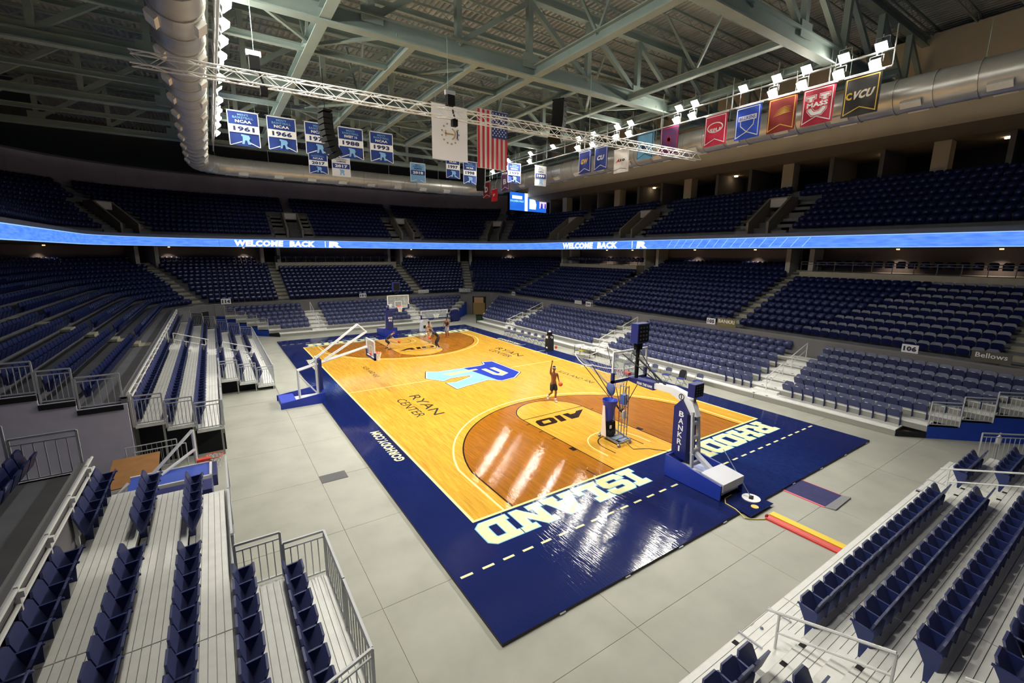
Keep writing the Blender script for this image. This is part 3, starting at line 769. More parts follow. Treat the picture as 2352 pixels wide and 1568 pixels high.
# ------------------------------------------------------------------ catwalk pipes and floodlights
def pipes(name, x, y0, y1, zs, label):
    t = thing(name, label, 'lighting rail')
    for z in zs: MB().tube([(x, y0, z), (x, y1, z)], 0.05, 8).build('rail_pipe', steel, t)
    y = y0
    while y < y1:
        MB().beam((x, y, zs[0]), (x, y, zs[1]+1.0), 0.05, 0.05).build('rail_post', steel, t); y += 2.6
    return t
pipes('lighting_rail', 14.0, -15.4, 23, (16.25, 17.0), 'pipe rail carrying floodlights above the row of team banners')
pipes('lighting_rail', -12.1, -12, 23, (16.0, 16.75), 'pipe rail carrying floodlights beside the big duct over the bench stand')
hb = MB(); hb.add([(-.12,-.16,-.13),(-.12,.16,-.13),(-.12,.16,.13),(-.12,-.16,.13),(.14,-.24,-.2),(.14,.24,-.2),(.14,.24,.2),(.14,-.24,.2)], [(0,3,2,1),(0,1,5,4),(1,2,6,5),(2,3,7,6),(3,0,4,7),(4,5,6,7)])
me_h = hb.mesh('floodlight_housing', lamp_house)
me_l = MB().box((.15, 0, 0), (.02, .44, .36)).mesh('floodlight_lens', lamp_e)
yb = MB().beam((0, -.27, 0), (0, -.27, .3), .03, .03).beam((0, .27, 0), (0, .27, .3), .03, .03).beam((0, -.27, .3), (0, .27, .3), .03, .03).beam((0, 0, .3), (0, 0, .42), .05, .05)
me_y = yb.mesh('floodlight_yoke', steel)
def floodlight(x, y, z, rz, label, grp):
    t = thing('floodlight', label, 'floodlight', (x, y, z), rz, grp)
    for nm, me, ry in (('housing', me_h, 0.85), ('lens', me_l, 0.85), ('yoke', me_y, 0)):
        o = inst(nm, me, t); o.rotation_euler = (0, ry, 0)
    return t
RYS = [-14.9, -13.4, -11.7, -10.2, -8.3, -5.1, -3.9, 0.3, 1.6, 4.2, 6.0, 9.5, 13, 17, 20]
LYS = [-19, -16.5, -14, -11.5, -9, -6.5, -4.2, -2.5, -0.8, 1.0, 4.1, 8.2, 10.5, 12.5, 14.5, 17]  # first four lamps added out of view to brighten the short stand
for i, y in enumerate(RYS):
    for lv, z in (('upper', 17.3), ('lower', 16.55)):
        if lv == 'lower' and i in (4, 11): continue
        floodlight(13.95, y+(0.15 if lv == 'lower' else 0), z, PI, 'glowing white floodlight on the %s pipe above the team banners, lamp %s along' % (lv, word(i+1)), 'floodlights above the team banners')
    spot((13.7, y, 17.2), (1.5+3*math.sin(i*2.1), 0.75*y+1.0, 0), LAMP_POWER*1.1, 88, 0.9, 0.25)
for i, y in enumerate(LYS):
    for lv, z in (('upper', 16.95), ('lower', 16.3)):
        floodlight(-11.9, y+(0.2 if lv == 'lower' else 0), z, 0, 'glowing white floodlight on the %s pipe beside the duct, lamp %s along' % (lv, word(i+1)), 'floodlights beside the duct')
    spot((-11.7, y, 16.9), (-3.5+3*math.sin(i*1.7), 0.8*y-1.0, 0), LAMP_POWER*1.15, 96, 0.9, 0.25)

# ------------------------------------------------------------------ lighting truss hung across the hall
lt = thing('lighting_truss', 'silver box lattice truss hanging level across the whole hall', 'truss', (0, -4.45, 0), -0.0457)
TY, TZ = 0.0, 14.0
bar = MB()
for dy, dz in ((-.2, -.2), (.2, -.2), (-.2, .2), (.2, .2)): MB().tube([(-14.8, TY+dy, TZ+dz), (14.6, TY+dy, TZ+dz)], 0.03, 6).build('truss_tube', steel_w, lt)
x = -14.8; k = 0
while x < 14.4:
    s = 1 if k % 2 else -1
    for dy in (-.2, .2): bar.beam((x, TY+dy, TZ-.2*s), (x+.5, TY+dy, TZ+.2*s), .022, .022)
    for dz in (-.2, .2): bar.beam((x, TY-.2*s, TZ+dz), (x+.5, TY+.2*s, TZ+dz), .022, .022)
    x += .5; k += 1
bar.build('truss_lacing', steel_w, lt)
for x in (-11.1, -3.3, 5.2, 11.0): MB().beam((x, TY, TZ+.2), (x, TY, 17.2), .02, .02).build('hang_cable', roof_steel, lt)
for x, lb in ((-11.1, 'black hoist motor with cables on the lattice truss beside the floodlights'), (-3.2, 'black stage lamp and hoist clamped on the lattice truss over the white flag')):
    t = thing('chain_hoist', lb, 'hoist', (x, -4.45-.0457*x, TZ+.2))
    MB().box((0, 0, .35), (.35, .3, .45)).build('motor', blackp, t); MB().box((0, 0, .68), (.5, .12, .2)).build('bracket', steel, t)
    MB().tube([(0.1, 0, .2), (.2, .1, -.1), (.32, .1, -.45)], .04, 6).build('cable_loop', black_m, t)
    MB().box((.25, .1, -.55), (.25, .25, .3)).build('lamp_head', blackp, t)

# ------------------------------------------------------------------ line array speakers
def line_array(x, y, z, lab, rz, n=9):
    t = thing('line_array_speaker', lab, 'speaker', (x, y, z), rz)
    px, pz, an = 0.0, 0.0, 0.0
    MB().box((0, 0, .12), (.5, .8, .1)).build('flying_frame', blackp, t)
    MB().beam((0, 0, .15), (0, 0, 17.3-z), .025, .025).build('hang_cable', blackp, t)
    for i in range(n):
        R = Matrix.Rotation(-an, 3, 'Y'); c = Vector((px, 0, pz)) + R @ Vector((0, 0, -.14))
        m = MB().prism([(-.26, -.12), (.26, -.135), (.26, .135), (-.26, .12)], (0, .38, 0), (1, 0, 0), (0, 0, 1), .76)
        m.v = [tuple(c + R @ Vector(v)) for v in m.v]
        m.build('speaker_box', blackp, t)
        e = R @ Vector((0, 0, -.285)); px += e.x; pz += e.z; an += 0.03+0.018*i
    return t
line_array(6.0, -1.0, 16.9, 'curved black line array speaker hanging in front of the lattice truss, beside the striped flag', 0.5+PI, 9)
line_array(-7.2, 3.0, 15.05, 'curved black line array speaker hanging in front of the dark blue year banners', 0.2, 8)
line_array(8.6, 13.5, 15.6, 'curved black line array speaker hanging by the corner banners under the roof', 0.9+PI, 8)

# ------------------------------------------------------------------ banners
def cloth_grid(w, h, nx, ny, amp, seed, th=0.012):
    rr = random.Random(seed); ph = rr.uniform(0, 6); fr = rr.uniform(1.5, 2.6)
    m = MB(); f = lambda a, b: amp*math.sin(fr*PI*a+ph)*(1.0-b)*1.0 + amp*.5*math.sin(5*a+9*b+ph)
    vs = [((i/nx-.5)*w, -j/ny*h, f(i/nx, 1-j/ny)) for j in range(ny+1) for i in range(nx+1)]
    n = len(vs); vs += [(a, b, c-th) for a, b, c in vs]
    fs = []
    for j in range(ny):
        for i in range(nx):
            q = (j*(nx+1)+i, j*(nx+1)+i+1, (j+1)*(nx+1)+i+1, (j+1)*(nx+1)+i); fs.append(q[::-1]); fs.append(tuple(k+n for k in q))
    m.add(vs, fs); return m
def place(m, O, R, U):
    O = Vector(O); R = Vector(R); U = Vector(U); N = R.cross(U)
    m.v = [tuple(O+R*v[0]+U*v[1]+N*v[2]) for v in m.v]; return m
def banner(O, R, w, h, base, label, border=None, notch=True, rod=True, seed=1, grp=None):
    """O: middle of the top edge"""
    U = Vector((0, 0, 1)); R = Vector(R); N = R.cross(U); O = Vector(O)
    t = thing('hanging_banner', label, 'banner', group=grp)
    place(cloth_grid(w, h, 10, 8, 0.03, seed), O, R, U).build('cloth', base, t, True)
    if rod: MB().tube([O-R*(w/2+.06)+U*.02, O+R*(w/2+.06)+U*.02], .022, 6).build('top_rod', steel, t)
    for s in (-1, 1): MB().beam(O+R*s*w*.4+U*.02, O+R*s*w*.4+U*(17.3-O.z), .012, .012).build('hang_wire', roof_steel, t)
    if border is not None:
        e = .07; b = .045; P = O+N*.05
        nt = .16*h if notch else 0
        outer = [(-w/2+e, -e), (w/2-e, -e), (w/2-e, -h+e+0.0), (0, -h+e+nt), (-w/2+e, -h+e)]
        inner = grow(ccw(outer), -b); outer = ccw(outer)
        m = MB(); n = len(outer)
        m.add([P+R*a+U*c for a, c in outer]+[P+R*a+U*c for a, c in inner], [(i, (i+1) % n, n+(i+1) % n, n+i) for i in range(n)])
        m.build('border_trim', border, t)
    return t, O+N*.055, R, U
def rectp(x0, y0, x1, y1): return [(x0, y0), (x1, y0), (x1, y1), (x0, y1)]
REM = [(-.28,-.5),(-.1,-.5),(-.02,-.1),(.12,-.1),(.2,-.5),(.42,-.5),(.3,-.05),(.4,.15),(.3,.42),(-.3,.5),(-.3,.3),(-.2,.3),(-.2,0)]
navy_ink = mat('navy_print', (30, 44, 96), 0.7); white_ink = mat('white_print', (236, 238, 242), 0.7); sky_ink = mat('sky_print', (128, 178, 228), 0.7)
def year_banner(O, w, h, year, head, label, kind=0, seed=1):
    t, P, R, U = banner(O, (1, 0, 0), w, h, navy_cloth if kind == 0 else (white_cloth if kind == 1 else sky_cloth), label, None, seed=seed, grp='year banners')
    m = MB()
    for a in ((-w/2, -.05, w/2, 0), (-w/2, -h, -w/2+.05, 0), (w/2-.05, -h, w/2, 0)): poly_into(m, [rectp(*a)], P, R, U)
    m.build('white_edging', white_ink, t)
    ink = white_ink if kind == 0 else navy_ink
    text_part('lettering', "MEN'S", P+U*(-.1*h)+Vector((0, -.004, 0)), R, U, w*.34, h*.06, sky_ink if kind == 0 else ink, t, .01)
    text_part('lettering', 'BASKETBALL', P+U*(-.185*h)+Vector((0, -.004, 0)), R, U, w*.66, h*.065, sky_ink if kind == 0 else ink, t, .01)
    text_part('lettering', head, P+U*(-.29*h)+Vector((0, -.004, 0)), R, U, w*.52, h*.085, ink, t, .035)
    poly_part('year_band', [rectp(-w/2+.05, -.62*h, w/2-.05, -.39*h)], P, R, U, white_ink if kind == 0 else navy_cloth, t)
    text_part('year_lettering', year, P+U*(-.505*h)+Vector((0, -.006, 0)), R, U, w*.68, h*.14, navy_ink if kind == 0 else white_ink, t, .05)
    poly_part('emblem', [[(a*h*.34+.02, b*h*.28-.8*h) for a, b in REM]], P+Vector((0, -.004, 0)), R, U, sky_ink, t)
    m = MB(); poly_into(m, [[(-w/2+.05, -h+.02), (-w*.1, -.86*h), (-w*.1, -.89*h), (-w/2+.05, -h-.02)], [(w/2-.05, -h-.02), (w*.12, -.89*h), (w*.12, -.86*h), (w/2-.05, -h+.02)]], P, R, U)
    m.build('chevron_trim', white_ink, t)
    return t
for x, yr, hd, lb in ((-10.62, '1961', 'NCAA', 'navy and white banner reading NCAA 1961, first beside the floodlights'), (-8.45, '1966', 'NCAA', 'navy and white banner reading NCAA 1966, second from the floodlights'),
                      (-6.2, '1978', 'NCAA', 'navy year banner partly hidden behind the hanging black speaker'), (-4.05, '1988', 'SWEET 16', 'navy banner reading SWEET 16 over its white year band'), (-1.85, '1993', 'NCAA', 'navy year banner between the SWEET 16 banner and the white flag')):
    year_banner((x, 10, 16.25), 1.72, 2.05, yr, hd, lb, 0, int(yr))
for x, z, yr, hd, k, lb in ((-4.35, 16.3, '2017', 'NCAA', 0, 'small navy year banner hanging low under the speaker'), (-2.4, 16.25, '2017', 'CHAMPIONS', 1, 'small white champions banner with a navy band, hanging low by the speaker'),
                           (5.0, 16.4, '2018', 'CHAMPIONS', 2, 'small light blue champions banner hanging low beside the white flag'), (8.9, 17.6, '1997', 'NCAA', 0, 'navy year banner half hidden behind the striped flag'),
                           (10.9, 17.2, '1998', 'NCAA', 0, 'navy year banner seen in a narrow strip past the striped flag')):
    year_banner((x, 20, z), 1.6, 1.8 if z < 17 else 2.3, yr, hd, lb, k, int(yr)+3)
year_banner((12.6, 14, 16.3), 1.55, 1.85, '1999', 'NCAA', 'navy year banner hanging clear of the striped flag, beside the corner speaker', 0, 21)
year_banner((13.3, 10.6, 15.6), 1.3, 1.75, '1999', 'CHAMPIONS', 'white champions banner with blue emblem beside the corner speaker', 1, 22)
def cl(n, rgb): return mat('banner_cloth_'+n, rgb, 0.75, var=0.12, scale=2.5)
gold_ink = mat('gold_print', (226, 190, 84), 0.7); red_ink = mat('red_print', (206, 30, 56), 0.7); black_ink = mat('black_print', (24, 24, 28), 0.7); yel_ink = mat('yellow_print', (240, 210, 70), 0.7)
def team(y, rgbname, rgb, border, label, draw, w=1.5, h=1.8, z=16.15, x=13.9, seed=0):
    t, P, R, U = banner((x, y, z), (0, -1, 0), w, h, cl(rgbname, rgb), label, border, seed=seed+7, grp='team banners')
    draw(t, P+U*(-h*.48)+Vector((-.012, 0, 0)), R, U, w, h)
def d_vcu(t, P, R, U, w, h):
    text_part('lettering', 'VCU', P+R*.08, R, U, w*.58, h*.22, gold_ink, t, .06, .3); text_part('lettering', 'VCU', P+R*.08+Vector((-.006, 0, 0)), R, U, w*.55, h*.2, white_ink, t, .03, .3)
    text_part('emblem', 'C', P-R*(w*.33), R, U, w*.17, h*.19, gold_ink, t, .05)
def d_mass(t, P, R, U, w, h):
    for sc, m, o in ((1.0, white_ink, 0), (.86, red_ink, .004), (.72, white_ink, .008)):
        pts = [(-.34,.3),(-.06,.3),(-.06,.2),(-.13,.2),(-.13,-.1),(-.06,-.18),(.06,-.18),(.13,-.1),(.13,.2),(.06,.2),(.06,.3),(.34,.3),(.34,.2),(.27,.2),(.27,-.16),(.14,-.32),(-.14,-.32),(-.27,-.16),(-.27,.2),(-.34,.2)]
        poly_part('emblem', [grow(ccw([(a*w*1.1, b*h*.9) for a, b in pts]), (sc-.86)*.22)], P+Vector((-o, 0, 0)), R, U, m, t)
    poly_part('emblem_plate', [rectp(-w*.36, -h*.07, w*.36, h*.1)], P+Vector((-.012, 0, 0)), R, U, red_ink, t)
    text_part('lettering', 'MASS', P+Vector((-.016, 0, 0))+U*(h*.015), R, U, w*.66, h*.13, white_ink, t, .05)
def d_plain(txt, ink, hh=.13, ww=.6, sh=.2, back=None):
    def f(t, P, R, U, w, h):
        if back is not None:
            q = [(math.cos(a*PI/12)*w*.36, math.sin(a*PI/12)*h*.17) for a in range(24)]
            poly_part('emblem', [q], P+U*(h*.06), R, U, back, t)
        if back is not None: poly_part('emblem', [[(a*.86, b*.8) for a, b in q]], P+U*(h*.06)+Vector((-.005, 0, 0)), R, U, red_ink, t)
        text_part('lettering', txt, P+Vector((-.01, 0, 0))-(U*(h*.03) if back is not None else U*0), R, U, w*ww, h*hh, ink, t, .05, sh)
    return f
def d_shield(t, P, R, U, w, h):
    sh = ccw([(-.26,.14),(.26,.14),(.24,-.08),(0,-.26),(-.24,-.08)])
    poly_part('emblem', [[(a*w, b*h) for a, b in grow(sh, .03)]], P-U*.05, R, U, white_ink, t)
    poly_part('emblem', [[(a*w, b*h) for a, b in sh]], P-U*.05+Vector((-.005, 0, 0)), R, U, cl('royal', (38, 78, 196)), t)
    poly_part('emblem', [rectp(-w*.36, h*.04, w*.36, h*.19)], P+Vector((-.009, 0, 0)), R, U, white_ink, t)
    text_part('lettering', 'BILLIKENS', P+U*(h*.115)+Vector((-.014, 0, 0)), R, U, w*.64, h*.1, cl('royal', (38, 78, 196)), t, .03)
def d_swoosh(t, P, R, U, w, h):
    m = MB()
    for k in range(5): poly_into(m, [[(-.3*w+.04*k, -.06*h+.04*k*h), (.1*w, -.02*h+.045*k*h), (.36*w, .0+.04*k*h), (.1*w, .02*h+.04*k*h)]], P, R, U)
    m.build('emblem', gold_ink, t)
def d_spider(t, P, R, U, w, h):
    m = MB()
    for k in range(8):
        a = k*PI/4+.3; poly_into(m, [[(.05*math.cos(a+1.5), .05*math.sin(a+1.5)), (.34*math.cos(a), .34*math.sin(a)), (.05*math.cos(a-1.5), .05*math.sin(a-1.5))]], P, R, U)
    poly_into(m, [[(math.cos(k*PI/8)*.14, math.sin(k*PI/8)*.14) for k in range(16)]], P, R, U); m.build('emblem', red_ink, t)
team(-14.35, 'black', (44, 42, 46), gold_ink, 'black team banner with gold border reading VCU', d_vcu, seed=1)
team(-12.45, 'crimson', (172, 30, 62), white_ink, 'crimson team banner with white border and big U lettered MASS', d_mass, seed=2)
team(-10.65, 'maroon', (140, 42, 44), gold_ink, 'maroon team banner with gold border and a gold streaked emblem', d_swoosh, seed=3)
team(-8.75, 'royal', (38, 78, 196), white_ink, 'royal blue team banner with a white crest and lettering', d_shield, seed=4)
team(-6.7, 'scarlet', (196, 30, 72), white_ink, 'scarlet team banner reading SJU under a white oval', d_plain('SJU', white_ink, .14, .5, .15, white_ink), seed=5)
team(-3.25, 'purple', (86, 44, 96), red_ink, 'purple team banner with a red splash emblem', d_spider, seed=6, z=16.2)
team(-1.2, 'sky', (112, 176, 222), navy_ink, 'light blue team banner with a dark lettered emblem', d_plain('R', navy_ink, .3, .34, 0), seed=7, z=16.2)
def d_a10(t, P, R, U, w, h):
    text_part('lettering', 'A', P-R*.24, R, U, w*.26, h*.13, red_ink, t, .05, .4); text_part('lettering', '10', P+R*.2, R, U, w*.32, h*.11, black_ink, t, .05)
    poly_part('chevron_trim', [[(-w/2+.1, -h*.42), (0, -h*.34), (w/2-.1, -h*.42), (w/2-.1, -h*.4), (0, -h*.32), (-w/2+.1, -h*.4)]], P, R, U, MATS['grey_ink'] if 'grey_ink' in MATS else black_ink, t)
team(1.1, 'white', (228, 226, 226), None, 'white team banner with a red and black A10 mark', d_a10, seed=8, z=15.5, h=1.7)
team(3.3, 'navy2', (36, 62, 150), white_ink, 'navy team banner with a silver winged emblem', d_plain('CU', white_ink, .2, .5, .3), seed=9, z=16.1)
team(5.2, 'navy3', (40, 54, 140), white_ink, 'navy team banner with gold GW letters', d_plain('GW', gold_ink, .22, .55, .2), seed=10, z=16.1)
team(11.5, 'green', (70, 110, 60), yel_ink, 'green and yellow team banner beside the corner speaker', d_plain('G', yel_ink, .26, .4, .2), w=1.3, seed=11, z=15.9)
team(17.6, 'plum', (92, 50, 96), white_ink, 'plum team banner with a letter B emblem in the corner', d_plain('B', white_ink, .3, .4, 0), w=1.6, seed=12, z=16.0)
team(21.5, 'dred', (130, 26, 40), white_ink, 'dark red team banner with a white crest in the corner', d_plain('D', white_ink, .34, .4, 0), w=1.7, seed=13, z=15.6)
team(19.8, 'bred', (220, 30, 44), None, 'small bright red cloth hanging low over the corner duct', d_plain('F', white_ink, .2, .3, 0), w=1.3, h=1.3, seed=14, z=14.6)

# ------------------------------------------------------------------ the two big flags
t, P, R, U = banner((-0.15, 2, 16.4), (1, 0, 0), 2.4, 3.15, white_cloth, 'large white state flag with a gold anchor inside a ring of stars', None, seed=30)
m = MB()
for k in range(13):
    a = 2*PI*k/13; c = (.58*math.cos(a), -1.6+.58*math.sin(a)); poly_into(m, [[(c[0]+(.085 if i % 2 == 0 else .035)*math.cos(i*PI/5+PI/2), c[1]+(.085 if i % 2 == 0 else .035)*math.sin(i*PI/5+PI/2)) for i in range(10)]], P, R, U)
m.build('flag_star', mat('dull_gold_print', (150, 128, 84), 0.7), t)
m = MB()
poly_into(m, [rectp(-.38, -1.64, .22, -1.57), rectp(-.34, -1.78, -.28, -1.43)], P, R, U)
q = arc_pts(.0, -1.6, .32, -1.25, 1.25, 14)
for i in range(14):
    a, b = Vector((q[i][0], q[i][1])), Vector((q[i+1][0], q[i+1][1])); n = Vector((-(b-a).y, (b-a).x)).normalized()*.035
    poly_into(m, [[(a.x-n.x, a.y-n.y), (b.x-n.x, b.y-n.y), (b.x+n.x, b.y+n.y), (a.x+n.x, a.y+n.y)]], P, R, U)
m.build('anchor', mat('gold_anchor_print', (178, 146, 82), 0.7), t)
poly_part('motto_ribbon', [[(.42, -1.85), (.5, -1.83), (.53, -1.6), (.5, -1.37), (.42, -1.35), (.45, -1.6)]], P, R, U, navy_ink, t)
t, P, R, U = banner((2.88, 2, 16.6), (1, 0, 0), 2.25, 3.55, mat('flag_white_stripe', (226, 222, 222), 0.8), 'large striped red and white flag with star field, hung vertically', None, seed=31)
m = MB(); w = 2.25; sw_ = w/13
for k in range(0, 13, 2): poly_into(m, [rectp(-w/2+k*sw_, -3.53, -w/2+(k+1)*sw_, -.02)], P, R, U)
m.build('red_stripe', mat('flag_red', (178, 26, 44), 0.75), t)
poly_part('star_field', [rectp(w/2-7*sw_+.0, -1.62, w/2, -.02)], P+Vector((0, -.004, 0)), R, U, mat('flag_blue', (34, 48, 110), 0.75), t)
m = MB()
for r in range(9):
    for c in range(6 if r % 2 == 0 else 5):
        cx, cy = w/2-7*sw_+.1+(r)*.122, -.14-(c+(0 if r % 2 == 0 else .5))*.262
        poly_into(m, [[(cx+(.06 if i % 2 == 0 else .025)*math.cos(i*PI/5+PI/2), cy+(.06 if i % 2 == 0 else .025)*math.sin(i*PI/5+PI/2)) for i in range(10)]], P+Vector((0, -.008, 0)), R, U)
m.build('flag_star', white_ink, t)

# ------------------------------------------------------------------ corner video screen
vs_ = thing('video_screen', 'bright blue video screen glowing in the far corner above the upper seats', 'screen')
y = 31.0
a, b = Vector((23.25, y, 0)), Vector((30.6, y+1.0, 0)); R = (b-a).normalized(); U = Vector((0, 0, 1)); N = R.cross(U); w = (b-a).length; O = (a+b)/2+U*15.0
MB().prism(rectp(-w/2-.1, -1.35, w/2+.1, 1.35), O-N*.35, R, U, .3).build('screen_case', blackp, vs_)
poly_part('screen_picture', [rectp(-w/2, -1.25, w/2, 1.25)], O, R, U, led_mat('screen_blue', (40, 110, 226), 1.1, (.3, .3, 1)), vs_)
P = O+N*.02
poly_part('screen_bar', [rectp(-w*.11, -1.25, -w*.03, 1.25)], P, R, U, led_white, vs_)
poly_part('screen_box', [rectp(-w*.44, .35, -w*.18, .8)], P, R, U, led_white, vs_)
text_part('screen_lettering', 'SOLDIERS FIRST', P-R*w*.31+U*.05, R, U, w*.36, .26, mat('screen_mint', (170, 240, 230), 0.5, emit=(160, 240, 230), estr=1.2), vs_, .03)
poly_part('screen_figures', [[(-.0, -.9), (.22, -.9), (.24, -.2), (.19, .5), (.0, .5)]], P+R*(w*.02), R*w*.8, U, led_white, vs_)
poly_part('screen_figures', [[(.3, -.7), (.5, -.6), (.5, .5), (.28, .5), (.3, .2)]], P, R*w, U, mat('screen_pink', (240, 215, 235), 0.5, emit=(235, 210, 235), estr=1.1), vs_)
poly_part('screen_figures', [[(.33, -.7), (.4, -.7), (.39, 0), (.35, .1)], [(.44, -.6), (.49, -.6), (.48, .05), (.45, .1)]], P+N*.01, R*w, U, mat('screen_navy', (40, 60, 190), 0.5, emit=(50, 70, 200), estr=.8), vs_)

# ------------------------------------------------------------------ seating: folding chair of the pull-out stands
def rounded(w, z0, z1, c):
    return [(-w/2, z0), (w/2, z0), (w/2, z1-c), (w/2-c, z1), (-w/2+c, z1), (-w/2, z1-c)]
def slanted(poly, x0, slope, th):
    """poly in (y,z) pushed along x by slope*(z)"""
    m = MB(); n = len(poly)
    vs = [(x0+slope*(z-poly[0][1]), y, z) for y, z in poly]+[(x0+slope*(z-poly[0][1])+th, y, z) for y, z in poly]
    fs = [tuple(range(n)), tuple(range(2*n-1, n-1, -1))]+[(i, n+i, n+(i+1) % n, (i+1) % n) for i in range(n)]
    return m.add(vs, fs)
ch_back = slanted(rounded(.46, .36, .84, .07), .02, -.28, .035)
seatp = rounded(.44, .37, .73, .06)
ch_seat = slanted(seatp, .05, .52, .035)
ch_arm = MB().beam((-.09, .245, .60), (.27, .245, .63), .035, .03)
ch_leg = MB().prism([(-.1, .6), (-.06, .0), (.07, .0), (.09, .3), (.24, .61)], (0, .26, 0), (1, 0, 0), (0, 0, 1), .025)
ME = dict(backrest=ch_back.mesh('chair_backrest', seat_m), seat=ch_seat.mesh('chair_seat', seat_m), armrest=ch_arm.mesh('chair_armrest', seat_arm), leg=ch_leg.mesh('chair_leg', seat_arm))
ch_all = MB()
for q in (ch_back, ch_seat, ch_arm): ch_all.add(q.v, q.f)
# simpler fixed seat
fx_all = MB()
fb = slanted(rounded(.45, .36, .82, .07), .0, -.22, .05); fs_ = slanted(rounded(.43, .38, .70, .05), .06, .35, .05)
fx_all.add(fb.v, fb.f).add(fs_.v, fs_.f)
fx_mesh = fx_all.mesh('fixed_seat', seat_f)
tip = MB().box((.2, 0, .705), (.1, .34, .02))
CHAIRS = []

def railing_panel(P, Q, z0, z1, parent, h=1.05, nb=7, m=None, name='end_railing', second=True):
    """flat rail with balusters from P to Q (2D), base heights z0,z1"""
    m = m or steel; mb = MB(); a = Vector((P[0], P[1], z0)); b = Vector((Q[0], Q[1], z1)); up = Vector((0, 0, 1))
    mb.beam(a+up*h, b+up*h, .045, .045); mb.beam(a+up*.06, b+up*.06, .035, .035)
    if second: mb.beam(a+up*(h-.14), b+up*(h-.14), .03, .03)
    for i in range(nb+1):
        t = i/nb; c = a.lerp(b, t); w = .045 if i in (0, nb) else .02
        mb.beam(c+up*.0 if i in (0, nb) else c+up*.06, c+up*(h if i in (0, nb) else h-.14), w, w)
    return mb.build(name, m, parent)

